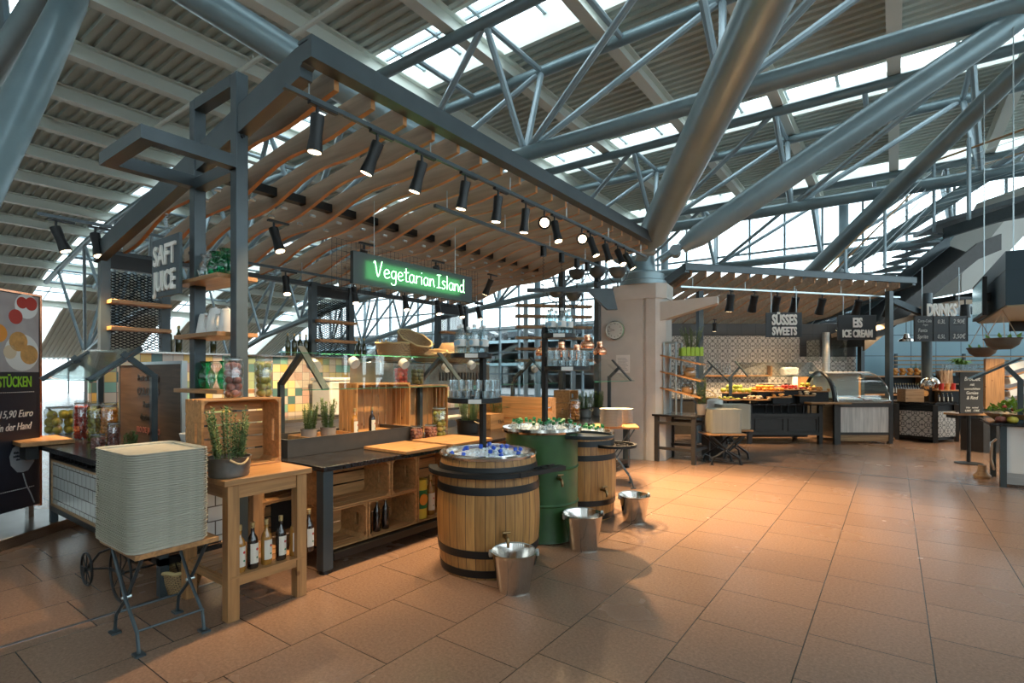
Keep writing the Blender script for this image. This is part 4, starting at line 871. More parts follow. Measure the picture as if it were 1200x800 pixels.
for i, (x, y) in enumerate(scatter(22, .28, .08, 6)):
    rt = (q.uniform(-.25, .25), q.uniform(-.25, .25), 0); dup(o, (B3[0]+x, B3[1]+y, .935), rot=rt, label='green-capped bottle in the ice of the far barrel', group='iced bottles in the far barrel')
def bucket(label, loc, r, h, rz_):
    t = T('steel_bucket', label, 'bucket', loc, rz_, 'steel buckets')
    rb = r*.68; MB().lathe([(rb, 0), (rb, .012), (rb+.004, .02), (r*.96, h-.02), (r, h-.01), (r+.008, h), (r-.002, h+.002), (r*.93, h-.03), (rb*.98, .02), (0, .018)], 32).build('bucket_body', 'stainless', t)
    MB().tube([(r*1.03*math.cos(a*PI/12), r*1.03*math.sin(a*PI/12)*.98, h-.012+.02*math.sin(a*PI/12)) for a in range(13)], .004, 6).build('bail_handle', 'wire', t)
    for s in (-1, 1): MB().lathe([(.012, -.02), (.016, 0), (.012, .03), (0, .035)], 8, (s*(r+.004), 0, h-.02)).build('ear', 'wire', t)
bucket('steel bucket in front of the nearest barrel', (*(-2.28, 3.17), 0), .17, .29, .7); bucket('steel bucket in front of the green drum', (*(-2.31, 4.3), 0), .185, .32, .9); bucket('steel bucket in front of the far barrel', (*(-2.28, 5.4), 0), .165, .29, .8)
# drink towers
def tower(label, base, z0, ztop, trays, px=None):
    t = T('bottle_tower', label, 'display stand', (*base, z0)); MB().box(-.022, -.022, 0, .022, .022, ztop-z0).build('pole', 'black', t, smooth=False)
    for (dx, dy, z, r) in trays:
        o = MB().lathe([(r-.01, 0), (r, .005), (r, .045), (r-.008, .045), (r-.008, .012), (0, .012)], 30, (dx, dy, z-z0)).build('round_tray', 'black', t)
        a = math.atan2(-(base[1]+dy), -(base[0]+dx)); MB().cbox((dx+(r+.003)*math.cos(a), dy+(r+.003)*math.sin(a), z-z0+.02), (.006, .11, .035), Euler((0, 0, a))).build('price_strip', 'paper', t)
rv = (math.cos(YAW), math.sin(YAW))
T1 = ((-2.92, 3.59)); sh = lambda b, d: (b[0]+rv[0]*d, b[1]+rv[1]*d)
tower('black stand with two round trays of bottles and glasses rising from the nearest barrel', T1, .90, 1.79, ((-rv[0]*.07, -rv[1]*.07, 1.35, .24), (-rv[0]*.1, -rv[1]*.1, 1.735, .18)))
T2 = ((-2.79, 4.4)); tower('black stand with trays of bottles and glasses rising from the green drum', T2, 1.03, 2.06, ((rv[0]*.14, rv[1]*.14, 1.95, .16), (rv[0]*.22, rv[1]*.22, 1.63, .23)))
def wbottle(label, loc, group):
    t = T('water_bottle', label, 'bottle', loc, 0, group)
    MB().lathe([(.036, 0), (.04, .01), (.04, .17), (.036, .2), (.016, .245), (.015, .26)], 14).build('bottle_body', 'pet', t)
    MB().ring([(.0405, .09), (.0415, .09), (.0415, .15), (.0405, .15)], 14).build('label', 'paper', t); MB().lathe([(.018, .25), (.018, .275), (0, .276)], 10).build('cap', 'white', t); MB().cyl((.0, -.0425, .12), (0, -.0435, .12), .022, n=14).build('blue_emblem', 'labelb', t); return t
def tumbler(label, loc, group):
    t = T('tumbler', label, 'glass', loc, 0, group); MB().lathe([(.024, 0), (.026, .012), (.031, .12), (.028, .12), (.0235, .016), (0, .014)], 12).build('glass_body', 'clear', t); return t
def tumbler(label, loc, group):
    o = MB().lathe([(.024, 0), (.026, .012), (.031, .09), (.0285, .09), (.0235, .016), (0, .014)], 12).build('tumbler', 'clear'); o.location = loc; return tag(o, label, 'glass', group)
def row(make, label, ctr, r, z, n, group, rings=((.72, 1.0),)):
    o = None
    for i, (x, y) in enumerate(n):
        L_ = (ctr[0]+x, ctr[1]+y, z)
        if o is None: o = make(label, L_, group)
        else: dup(o, L_)
circ = lambda r, n, a=0: [(r*math.cos(a+2*PI*i/n), r*math.sin(a+2*PI*i/n)) for i in range(n)]
row(wbottle, 'water bottle with pale label on the top tray over the nearest barrel', sh(T1, -.1), .1, 1.748, circ(.115, 6, .4), 'bottles on the first tower')
row(tumbler, 'clear tumbler on the lower tray over the nearest barrel', sh(T1, -.07), .1, 1.363, circ(.2, 16)+circ(.12, 9), 'tumblers on the first tower')
row(tumbler, 'clear tumbler in the upper layer on the lower tray over the nearest barrel', sh(T1, -.07), .1, 1.457, circ(.2, 16, .1), 'upper tumblers on the first tower')
row(wbottle, 'water bottle with pale label on the top tray over the green drum', sh(T2, .14), .1, 1.963, circ(.1, 6, .3), 'bottles on the second tower')
row(tumbler, 'clear tumbler on the lower tray over the green drum', sh(T2, .22), .1, 1.643, circ(.19, 15)+circ(.12, 8), 'tumblers on the second tower')
row(tumbler, 'clear tumbler in the upper layer on the lower tray over the drum', sh(T2, .22), .1, 1.737, circ(.19, 15, .1), 'upper tumblers on the second tower')
# folding table with plates beyond the far barrel
t = folding_stool('folding stool with wooden seat and stacked plates before the concrete column', ((-3.25, 7.03)[0], (-3.25, 7.03)[1], 0), .5, .5, .62, .86)
o = None
for s, px in enumerate((716, 731)):
    c = (-3.22, 6.81) if s == 0 else (-3.3, 7.36)
    for k in range(15 if s == 0 else 13):
        L_ = (*c, .862+k*.0165); la = 'white plate in the %s stack on the folding stool by the column' % ('left' if s == 0 else 'right')
        if o is None:
            o = MB().lathe([(.09, 0), (.1, .004), (.155, .018), (.16, .022), (.15, .022), (.095, .008), (0, .007)], 28).build('plate', 'plate'); o.location = L_; tag(o, la, 'plate', 'left plate stack')
        else: dup(o, L_, label=la, group='left plate stack' if s == 0 else 'right plate stack')

# ---------------- tracks and lamps of the near canopy ----------------
def track(name, label, x, ya, yb, z, hang=0):
    t = T('lamp_track', label, 'lighting track', (x, 0, z)); MB().box(-.018, ya, -.012, .018, yb, .022).build('rail', 'frame', t, smooth=False)
    f = MB(); n = int((yb-ya)/1.2)+1
    for k in range(n): f.cyl((0, ya+.2+k*(yb-ya-.4)/max(1, n-1), .022), (0, ya+.2+k*(yb-ya-.4)/max(1, n-1), .022+hang), .006, n=6)
    f.build('hanger', 'wire', t); return t
track('', 'long lighting track under the front edge of the near canopy', -3.47, 2.05, 8.7, 3.62, .15)
track('', 'lighting track above the copper heat lamps', -4.1, 4.2, 9.0, 3.45, .2)
track('', 'thin lighting track along the low rear edge of the near canopy', -7.0, 2.9, 8.6, 3.08, .12)
track('', 'short lighting track at left carrying two spotlights beside the juice sign', -7.62, 1.62, 3.0, 3.36, .01)
def spotlamp(label, loc, yaw, tilt, on=True, r=.058, L=.25, group='black track spotlights', power=None, size=62):
    """lamp aimed down, tilted by tilt towards direction yaw"""
    t = T('track_spotlight', label, 'spotlight', loc, 0, group)
    MB().box(-.02, -.13, -.035, .02, .11, -.012).build('adapter', 'black', t, smooth=False, bevel=.003)
    d = Vector((math.sin(tilt)*math.cos(yaw), math.sin(tilt)*math.sin(yaw), -math.cos(tilt)))
    p = Vector((0, -.06, -.12)); b = MB(); b.cyl((0, -.06, -.03), p, .012, n=8); b.build('arm', 'black', t)
    e = p+d*L; h = MB(); h.tube([p-d*.02, p, p+d*L*.5, p+d*L*.85, e], [r*.85, r*.88, r*.78, r*.95, r], 18); h.build('lamp_head', 'black', t)
    MB().cyl(e+d*.001, e+d*.004, r*.8, n=18).build('lens', 'lens' if on else 'black', t)
    if on: spot_light(t, e+d*.02, d, power or SPOT_W, size)
    return t
FR = [(2.32, .9, .12), (2.88, .9, .40), (3.39, 1.2, .30), (3.99, 1.6, .14), (4.53, 2.3, .1), (5.06, 2.5, .12), (5.7, .8, .15), (6.67, .9, .18), (7.14, .7, .2), (7.58, 3.0, .5), (7.87, 3.0, .5)]
for k, (y, a, tl) in enumerate(FR): spotlamp('black track spotlight on the front canopy edge, %s from the left' % ORD[k], (-3.47, y+.06, 3.62), (3.5, 3.6, 3.5, 3.4, 3.2, 3.1, -.3, .2, .1, -.4, .5)[k], (.1, .4, .3, .2, .12, .12, .3, .35, .3, .5, .5)[k], size=75, power=SPOT_W*(.55 if k < 6 else 2.4))
for k, y in enumerate((5.46, 6.42)):
    t = T('round_spotlight', 'small round glowing spotlight turned to the camera, ' + ('left' if k == 0 else 'right') + ' one on the front track', 'spotlight', (-3.47, y, 3.62), 0, 'round spotlights'); d = Vector((.55, -.75, -.38)).normalized(); p = Vector((0, 0, -.16))
    MB().cyl((0, 0, -.02), (0, 0, -.12), .012).build('arm', 'black', t); MB().tube([p-d*.1, p-d*.02, p+d*.05], [.05, .075, .08], 18).build('lamp_head', 'black', t); MB().cyl(p+d*.05, p+d*.052, .055, n=18).build('lens', 'lens', t); spot_light(t, p+d*.08, d, 60, 55)
for k, y in enumerate((4.17, 5.34, 6.42, 7.23, 7.89, 8.44)):
    spotlamp('black spotlight on the rear track of the near canopy, %s from the left' % ORD[k], (-7.0, y+.06, 3.08), -.3, .35, group='rear track spotlights', power=230, size=80)
spotlamp('left spotlight on the short track beside the juice sign', (-7.62, 1.78+.06, 3.35), 1.0, .35, True, .06, .26, 'juice sign spotlights', 260); spotlamp('right spotlight on the short track beside the juice sign', (-7.62, 2.14+.06, 3.35), .2, .3, True, .06, .26, 'juice sign spotlights', 260)
# inner row of spots that light the counter goods
for k, y in enumerate((3.0, 4.2, 5.5, 6.8)): spotlamp('black spotlight on a purlin inside the near canopy above the counter, %s from the camera' % ORD[k], (-5.45, y+.17, 3.28), (.3, PI, .3, PI)[k], (.35, .5, .35, .5)[k], group='inner canopy spotlights', power=(130, 420, 130, 420)[k], size=85)
# copper heat lamps
for k, (px, yy_) in enumerate(((0, 6.43), (0, 6.94), (0, 7.42), (0, 7.77), (0, 8.23))):
    zz = (1.86, 1.86, 1.84, 2.02, 1.93)[k]; t = T('heat_lamp', 'copper heat lamp on a spiral cord, %s from the left' % ORD[k], 'pendant lamp', (-4.1, yy_, zz), 0, 'copper heat lamps')
    MB().lathe([(.105, 0), (.118, .03), (.116, .07), (.09, .115), (.052, .14), (.045, .18), (.052, .19), (.05, .225), (0, .227)], 24).build('shade', 'copper', t)
    pts = []; Ht = 3.42-zz-.22
    for j in range(int(Ht*150)): a = j*.9; pts.append((.014*math.cos(a), .014*math.sin(a), .22+j/150)); 
    MB().tube(pts, .004, 4).build('spiral_cord', 'coil', t)
    MB().cyl((0, 0, 3.3-zz), (0, 0, 3.44-zz), .045, n=14).build('reel', 'black', t)
    MB().cyl((0, 0, .03), (0, 0, .034), .05, n=14).build('bulb', 'lens', t); l = spot_light(t, (0, 0, .02), (0, 0, -1), 14, 90)

# ---------------- signs of the near island ----------------
t = T('neon_sign', 'green neon sign reading Vegetarian Island on a dark panel', 'sign', (-4.6, 3.50, 2.555)); L = 5.42-3.50
MB().box(-.05, 0, 0, 0, L, .345).build('panel', 'neonbg', t, smooth=False)
f = MB(); z = -.09; zz = .42
ny = int((L+.42)/.06)
for k in range(ny+1): f.box(-.075, -.21+k*.06, -.09, -.072, -.2065+k*.06, .45)
for k in range(10): f.box(-.075, -.21, -.09+k*.06, -.072, L+.2, -.0865+k*.06)
f.build('wire_grid', 'black', t, smooth=False)
f = MB()
for y in (.3, L-.3): f.cyl((-.03, y, .345), (-.03, y, .95), .004, n=6)
f.build('hanging_wire', 'wire', t)
GL = {'V': (5, ['0.3,6.6 .2,7 .8,7.2 2.2,.4 4.2,8']), 'e': (3.6, ['.4,2.4 2.8,3 2.6,4.3 1.4,4.6 .4,3 .8,.9 2,.5 3.3,1.3']), 'g': (3.7, ['3,4 1.6,4.6 .5,3 1.1,1 2.4,1.2 3,3.6 3,4.4 3,0 2.6,-2 1.2,-2.4 .4,-1.6']),
 't': (2.8, ['1.3,7.2 1.2,2 1.6,.6 2.8,.8', '.2,5 2.6,5.3']), 'a': (3.8, ['3,4 1.6,4.7 .4,3 1,.7 2.3,.8 3,3.4 3,4.5 3,1.6 3.7,.6']), 'r': (3, ['.5,4.6 .7,.5', '.7,3 1.4,4.3 2.8,4.5']), 'i': (1.6, ['.7,4.6 .8,.5', '.7,6.4 .8,6.7']),
 'n': (3.7, ['.5,4.6 .6,.5', '.6,3 1.5,4.5 2.6,4.2 2.8,2 3.2,.5']), 'I': (3.2, ['.4,7.4 2.8,7.6', '1.6,7.5 1.5,.6', '.3,.5 2.8,.7']), 's': (3, ['2.6,4.4 1.4,4.8 .6,3.9 1.2,2.9 2.3,2.2 2.2,.9 1.2,.4 .3,.9']), 'l': (1.7, ['.7,8 .8,.5']), 'd': (4, ['3,4 1.6,4.7 .4,3 1,.7 2.3,.8 3,3', '3.1,8 3,1.6 3.7,.5']), ' ': (.9, [])}
adv = sum(GL[c][0] for c in 'Vegetarian Island'); sc = (L-.42)/adv; cx = .24
for ch in 'Vegetarian Island':
    wd, ss = GL[ch]
    if ss:
        m = MB()
        for s_ in ss:
            P0 = [Vector([float(v) for v in p.split(',')]) for p in s_.split()]
            pts = []
            for i in range(len(P0)-1):
                a, b, c, d = P0[max(i-1, 0)], P0[i], P0[i+1], P0[min(i+2, len(P0)-1)]
                for k in range(5):
                    s = k/5; p = .5*((2*b)+(c-a)*s+(2*a-5*b+4*c-d)*s*s+(3*b-a-3*c+d)*s**3); pts.append(p)
            pts.append(P0[-1]); m.tube([(.035, cx+p.x*sc*1.0, .10+p.y*.0225) for p in pts], .0048, 6)
        m.build('neon_letter', 'neon', t)
    cx += wd*sc
gl = bpy.data.lights.new('neon_glow', 'AREA'); gl.shape = 'RECTANGLE'; gl.size = L-.4; gl.size_y = .2; gl.energy = 5; gl.color = (.15, 1, .25)
go = bpy.data.objects.new('neon_glow', gl); COL.objects.link(go); go.parent = t; go.location = (.05, L/2, .18); go.rotation_euler = (PI/2, 0, PI/2)
t = T('juice_sign', 'slate hanging sign with raised letters SAFT JUICE', 'sign', ((-5.59+-5.01)/2, 2.0, 2.3)); W = (-5.01--5.59)/2; H = 2.8-2.27
MB().box(-W, 0, 0, W, .025, H).build('panel', 'signgrey', t, bevel=.002)
text('SAFT', H*.47, 'letters', t, (0, -.008, H*.54), off=.006, xs=2*W*.88/(H*.47*2.42), ext=.008); text('JUICE', H*.47, 'letters', t, (0, -.008, H*.1), off=.006, xs=2*W*.88/(H*.47*2.78), ext=.008)
f = MB()
for x in (-W*.6, W*.6): f.tube([(x, .012, H+k*.02) for k in range(1)]+[(x, .012, H), (x, .012, H+.08)], .006, 6)
for k in range(6): f.ring([(.012, -.003), (.016, 0), (.012, .003)], 8, (0, .012, H+.1+k*.022))
f.bar((-W*.6, .012, H+.08), (W*.6, .012, H+.08), .01, .01); f.build('hanging_chain', 'wire', t)

# cart under the tray stack and floor things
t = T('flower_cart', 'small black iron cart with spoked wheels under the tiled counter', 'cart', (-4.62, 1.5, 0))
def wheel(x, y, r, nm='spoked_wheel'):
    m = MB(); m.tube([(x+r*math.cos(a*PI/14), y, r+r*math.sin(a*PI/14)) for a in range(28)], .009, 6, True); m.cyl((x, y-.02, r), (x, y+.02, r), .018, n=10)
    for k in range(8): a = k*PI/4; m.cyl((x, y, r), (x+r*math.cos(a), y, r+r*math.sin(a)), .004, n=5)
    return m.build(nm, 'black', t)
wheel(-.34, -.16, .12); wheel(.22, -.12, .2); wheel(.22, .22, .2)
MB().tube([(-.34, -.16, .12), (-.2, -.12, .26), (0, -.05, .34), (.22, .04, .36)], .009, 6).build('arched_frame', 'black', t); MB().tube([(-.34, -.16, .12), (-.1, -.1, .16), (.22, -.12, .2), (.22, .22, .2)], .008, 6).build('axle_bar', 'black', t)
MB().lathe([(.1, .24), (.13, .3), (.15, .42), (.14, .42), (0, .3)], 18, (.12, .05, 0)).build('pot_holder', 'black', t)
# scene-left basket on the floor
basket('small wicker basket on the floor behind the folding stool', (-4.25, 1.72, .0), .13, .17, 1, (0, 0, 0), None)
# clock, notice
def on_col(x, z): return (CX+x*math.cos(math.radians(8))-(-.36)*math.sin(math.radians(8))*1, CY+x*math.sin(math.radians(8))+(-.36)*math.cos(math.radians(8)), z)
def col_pt(x, z, y=-.35): c, s = math.cos(math.radians(8)), math.sin(math.radians(8)); return (CX+x*c-y*s, CY+x*s+y*c, z)
t = T('wall_clock', 'round white clock with black numerals on the concrete column', 'clock', col_pt(-.43, 2.43), math.radians(8)); cr = .18
t.rotation_euler.z = math.radians(8)
MB().cyl((0, .008, 0), (0, -.06, 0), cr, n=36).build('case', 'stainless', t); MB().cyl((0, -.06, 0), (0, -.066, 0), cr*.9, n=36).build('dial', 'clockface', t)
for k in range(12): a = k*PI/6; text(str(k if k else 12), .045, 'black', t, (cr*.7*math.sin(a), -.068, cr*.7*math.cos(a)-.016), name='numeral')
MB().bar((0, -.072, 0), (-.1, -.072, .035), .006, .012, (0, 1, 0)).build('hour_hand', 'black', t); MB().bar((0, -.074, 0), (-.14, -.074, -.03), .005, .009, (0, 1, 0)).build('minute_hand', 'black', t)
t = T('notice_sheet', 'white printed notice on the concrete column below the clock', 'notice', col_pt(-.29, 1.62), math.radians(8)); MB().box(-.13, 0, 0, .13, .01, .34).build('sheet', 'paper', t)
f = MB()
for k in range(9): f.box(-.1, -.002, .05+k*.028, .1-.02*(k % 3), 0, .055+k*.028)
f.build('printed_lines', 'frame', t, smooth=False)
# bowl uplights on a bracket left of the column
t = T('lamp_bracket', 'dark steel bracket arm carrying bowl-shaped uplights beside the column', 'bracket', (*(-4.29, 7.88), 3.042), YAW); MB().box(-.9, -.05, -.06, .55, .05, 0).build('arm', 'frame', t, smooth=False)
MB().prism([(.15, -.06), (.55, -.06), (.62, -.36), (.45, -.36)], -.06, .06, 'y').build('bracket_plate', 'frame', t, smooth=False)
for k, (px, yy_, d_) in enumerate(((724, 322, 8.6), (700, 322, 9.1), (676, 324, 9.4), (652, 345, 9.0), (672, 349, 9.4))):
    x_, y_ = rd((px-600)/617*d_, d_); t = T('bowl_uplight', 'dark bowl-shaped uplight in a yoke beside the column head, %s' % ('right and nearest', 'second from the right', 'third from the right', 'lower left', 'lower, behind the cords')[k], 'floodlight', (x_, y_, 1.6+(438-yy_)/617*d_-.06), YAW, 'bowl uplights')
    MB().lathe([(.0001, 0), (.06, .01), (.11, .05), (.145, .12), (.15, .17), (.14, .17), (.1, .09), (0, .05)], 24).build('bowl', 'frame', t); MB().tube([(.17*math.cos(PI+a*PI/10), 0, .13+.2*math.sin(PI+a*PI/10)) for a in range(11)], .009, 6).build('yoke', 'frame', t)
    MB().cyl((0, 0, -.07), (0, 0, -.14), .015).build('stem', 'frame', t)
# slatted wooden wall shelf seen through the island
t = T('slat_shelf', 'rack of long pale boards on grey posts behind the serving counter', 'shelf unit', (*(-6.92, 11.04), 0), YAW+.15)
for z in (1.9, 2.18, 2.45, 2.72, 2.98, 3.24): MB().box(-.8, -.15, z, 1.1, .1, z+.06).build('board', 'rawood', t)
for x in (-.6, .6): MB().box(x, -.05, 0, x+.1, .05, 3.4).build('post', 'steel_lt', t, smooth=False)

# ---------------- far dessert stand: canopy ----------------
A = Vector((-3.58, 11.18)); B = Vector((0.43, 16.12)); d_ = B-A; L = d_.length
cf = T('market_canopy', 'far steel and oak rafter canopy over the dessert and ice cream counters', 'canopy', (A.x, A.y, 0), math.atan2(d_.y, d_.x))
b = MB(); b.box(0, -.03, 3.8, L, .03, 3.95); b.box(0, -.03, 3.93, L, .14, 3.95); b.build('front_beam', 'frame', cf, smooth=False)
for x in (.0, L-.1): b = MB(); b.prism([(0, 3.95), (0, 3.75), (4.0, 2.85), (4.0, 3.05)], x, x+.1, 'x'); b.build('rake_beam', 'frame', cf, smooth=False)
MB().box(0, 3.9, 2.75, L, 4.0, 2.9).build('rear_beam', 'black', cf, smooth=False)
for i in range(17):
    x = .22+.36*i; tp = []; bt = []
    for k in range(25):
        u = 3.9*k/24; tp.append((.1+u, 3.9-.225*u)); bt.append((.1+u, 3.9-.225*u-.20-.04*math.sin(u*2*PI/1.6)*min(1, u)))
    r_ = MB().prism(tp+bt[::-1], x-.02, x+.02, 'x').build('rafter', 'rafter', cf, smooth=False); two_tone(r_)
def lx(px, d):
    p = Vector(rd((px-600)/617*d, d))-A; return p.dot(d_.normalized()), p.dot(Vector((-d_.y, d_.x)).normalized())
for px, d in ((820, 12.3), (1042, 12.75)):
    x, y = lx(px, d); MB().box(x-.06, y-.06, 0, x+.06, y+.06, 3.6).build('post', 'frame', cf, smooth=False)
x, y = lx(1009, 14.5); MB().box(x-.06, y-.06, 0, x+.06, y+.06, 3.1).build('post', 'frame', cf, smooth=False)
t = T('lamp_track', 'lighting track along the front of the far dessert canopy', 'lighting track', (A.x, A.y, 3.5), math.atan2(d_.y, d_.x)); MB().box(.1, .3, -.015, L-.1, .34, .02).build('rail', 'wire', t, smooth=False)
f = MB()
for k in range(5): f.cyl((.4+k*1.35, .32, .02), (.4+k*1.35, .32, .2), .008, n=6)
f.build('hanger', 'wire', t)
ang = math.atan2(d_.y, d_.x); nrm = Vector((-math.sin(ang), math.cos(ang)))
for k, px in enumerate((869, 897, 924, 946, 978, 1022, 1060)):
    x, y = lx(px, 11.5+.012*(px-869)*.5); p = A+d_.normalized()*x+nrm*.32
    o = spotlamp('black track spotlight on the far dessert canopy, %s from the left' % ORD[k], (p.x, p.y, 3.48), YAW+PI/2, .42 if k != 0 else .25, group='dessert canopy spotlights', r=.10, L=.36, power=210, size=75)
for k, (px, d) in enumerate(((838, 13.6), (905, 13.6), (925, 13.8), (985, 13.5))):
    x_, y_ = rd((px-600)/617*d, d); spotlamp('black spotlight under the rear of the far canopy, %s from the left' % ORD[k], (x_, y_, 3.02), YAW+PI/2+(k-1)*.3, .25, group='rear dessert spotlights', r=.06, L=.2, power=110, size=80)

# patterned wall
def dthing(name, label, cat, px, d, z=0, group=None, rz_=YAW): x, y = rd((px-600)/617*d, d); return T(name, label, cat, (x, y, z), rz_, group)
W0, W1 = 4.05, 9.601; Wm = 8.029
t = T('tiled_wall', 'wall of black and white ornamental cement tiles behind the dessert counter', 'wall', (*rd(0, 14.7), 0), YAW)
MB().box(W0, 0, 0, Wm, .15, 2.66).build('patterned_tiles', 'ptile', t, smooth=False); MB().box(Wm, 0, 0, W1, .15, 2.08).build('patterned_tiles', 'ptile', t, smooth=False)
MB().box(W0, -.01, 2.66, Wm, .15, 3.0).build('dark_tile_band', 'dtile', t, smooth=False); MB().box(Wm, -.01, 2.08, W1, .15, 3.0).build('dark_tile_band', 'dtile', t, smooth=False)
t = dthing('wall_shelf', 'long oak wall shelf on the ornamental tiles', 'shelf', 848, 14.68, 1.529); hw = 1.25
f = MB(); f.box(-hw, -.22, 0, hw, 0, .04); f.box(-hw, -.22, .04, -hw+.35, 0, .3); f.box(hw-.04, -.22, .04, hw, 0, .3); f.build('shelf_board', 'oakx', t, smooth=False)
o = None
for k in range(22):
    x_, y_ = rd(5.053+k*.088, 14.56)
    if o is None:
        o = MB().lathe([(.03, 0), (.035, .01), (.035, .2), (.014, .25), (.014, .33), (.018, .34)], 10).build('carafe', 'clear'); o.location = (x_, y_, 1.553); tag(o, 'clear glass bottle standing on the oak wall shelf of the dessert stand', 'bottle', 'bottles on the wall shelf')
    elif k < 12: dup(o, (x_, y_, 1.553))
for k in range(8):
    x_, y_ = rd(6.392+k*.09, 14.56-.05*(k % 2)); 
    if k == 0: o = tumbler('small glass at the right end of the oak wall shelf', (x_, y_, 1.553), 'glasses on the wall shelf')
    else: dup(o, (x_, y_, 1.553))
# rear worktop
t = T('rear_counter', 'dark rear worktop against the ornamental tile wall', 'counter', (*rd(0, 13.9), 0), YAW); MB().box(W0+.2, 0, .0, W1-.1, .75, .9).build('cabinets', 'dkfurn', t); MB().box(W0+.2, -.02, .9, W1-.1, .76, .94).build('worktop', 'slab', t)
t = dthing('mixer', 'white kitchen machine lit on the rear dessert worktop', 'machine', 924, 14.2, .942)
MB().box(-.2, -.2, 0, .2, .2, .08).build('base', 'white', t, bevel=.03); MB().box(.05, -.12, .08, .2, .12, .6).build('stand', 'white', t, bevel=.03); MB().box(-.18, -.14, .6, .22, .14, .84).build('head', 'white', t, bevel=.05); MB().lathe([(.08, .1), (.14, .2), (.15, .4), (.14, .4), (0, .14)], 18, (-.1, 0, 0)).build('bowl', 'stainless', t)
for k in range(4):
    x_, y_ = rd(6.787, 14.1); o = MB().lathe([(.25, 0), (.3, .008), (.42, .03), (.43, .035), (.4, .035), (.3, .018), (0, .014)], 24, (0, 0, 0), 1, .6).build('platter', 'plate') if k == 0 else o
    la = 'white oval platter in the stack behind the pastries'
    if k == 0: o.location = (x_, y_, 1.18); tag(o, la, 'platter', 'oval platters')
    else: dup(o, (x_+.03*k, y_, 1.18+.045*k), rotz=.4*k)
t = dthing('platter_riser', 'dark riser under the stack of oval platters', 'riser', 897, 14.1, .942); MB().box(-.3, -.15, 0, .3, .15, .235).build('riser_box', 'black', t, bevel=.005)

# dessert counter
t = T('dessert_counter', 'dark panelled dessert counter with legs, left of the ice cream cabinet', 'counter', (*rd(0, 12.04), 0), YAW)
xa, xb = 4.566, 7.142; xm = 5.405
MB().box(xa, -.03, .88, xb, 1.2, .92).build('countertop', 'slab', t, bevel=.004)
for x in (xa+.03, xm, xb-.12):
    for y in (0, 1.08): MB().box(x, y, 0, x+.09, y+.09, .88).build('leg', 'dkfurn', t, smooth=False)
MB().box(xm+.09, .02, .22, xb-.12, .06, .66).build('front_panel', 'dkfurn', t, smooth=False)
f = MB(); f.box(xm+.09, -.01, .62, xb-.12, .07, .68); f.box(xm+.09, -.01, .2, xb-.12, .07, .25)
wp = (xb-.12-xm-.09)
for k in range(2):
    a = xm+.09+.06+k*wp/2; c = a+wp/2-.1; f.box(a, -.005, .56, c, .03, .575); f.box(a, -.005, .3, c, .03, .315); f.box(a, -.005, .315, a+.015, .03, .56); f.box(c-.015, -.005, .315, c, .03, .56)
f.build('panel_moulding', 'dkfurn', t, smooth=False)
f = MB(); f.box(xm+.09, .0, .68, xb-.12, .03, .7)
for k in range(7): f.box(xm+.4+k*.17, .0, .7, xm+.42+k*.17, .03, .88)
f.build('rack_bars', 'black', t, smooth=False); MB().box(xa+.1, .5, .1, xb-.1, 1.1, .86).build('rear_body', 'black', t)
# sneeze guards on it
for k, px in enumerate((823, 856)):
    t = dthing('glass_guard', 'glass guard bracket over the dessert counter, ' + ('left' if k == 0 else 'right'), 'sneeze guard', px, 12.3, .92, 'dessert glass guards')
    m = MB(); m.box(-.03, -.03, 0, .03, .03, .62); m.bar((0, 0, .6), (.22, -.02, .86), .05, .05); m.bar((.12, -.02, .98), (.52, -.25, .5), .05, .03) if k == 0 else m.bar((.1, -.02, .98), (.3, -.25, .62), .05, .03); m.build('bracket', 'frame', t, smooth=False)
    if k: MB().add([(.1, -.02, .95), (.3, -.3, .62), (2.0, -.3, .62), (1.9, -.02, .95)], [(0, 1, 2, 3)]).build('glass_pane', 'glass', t); MB().bar((.3, -.3, .62), (2.0, -.3, .62), .012, .012).build('glass_edge', 'edge', t)
def food(label, kind, px, py, d, r, mt, fr, n, board='oakx', riser=True, cat='fruit', seed=1, sq=1, zs=1):
    z = 1.6+(438-py)/617*d; x0, y0 = rd((px-600)/617*d, d)
    if riser: b = T('display_riser', 'dark riser block under the %s' % label, 'riser', (x0, y0, .921), YAW); MB().box(-r*.7, -r*.4, 0, r*.7, r*.4, z-.921).build('riser_box', 'black', b, bevel=.004)
    b = MB().lathe([(r*.9, 0), (r, .008), (r, .022), (r*.95, .026), (0, .026)], 24, (0, 0, 0), 1, .7).build('serving_board', board); b.location = (x0, y0, z); b.rotation_euler.z = YAW; tag(b, 'round wooden board carrying the %s' % label, 'board')
    q = random.Random(seed); o = None; k = 0
    for lay, cnt in ((0, int(n*.65)), (1, n-int(n*.65))):
        for i in range(cnt):
            a = 2*PI*i/cnt*(1 if lay else 2)+lay; rr = (r*.8 if i < cnt*.6 else r*.42)*(1-.45*lay); L_ = (x0+rr*math.cos(a), y0+rr*math.sin(a)*.62, z+.028+fr*sq*zs*(1+lay*1.5))
            if o is None: o = MB().sph((0, 0, 0), fr, 10, 7, (1, 1, sq)).build(kind, mt); o.location = L_; tag(o, label[0].lower()+label[1:] if False else 'one of the %s on a round board' % label, cat, label)
            else: dup(o, L_, rotz=q.random()*6)
food('green apples and pears', 'green_apple', 862, 461, 12.5, .38, 'apple', .052, 22)
food('golden pastries', 'pastry', 898, 459, 12.4, .42, 'orange', .055, 26, cat='pastry', sq=.7, seed=2)
food('red berry cakes', 'berry_cake', 927, 457, 12.4, .38, 'red', .04, 26, cat='cake', sq=.7, seed=3)
food('small brown cakes', 'brown_cake', 957, 459, 12.3, .3, 'bread', .04, 16, cat='cake', sq=.7, seed=4)
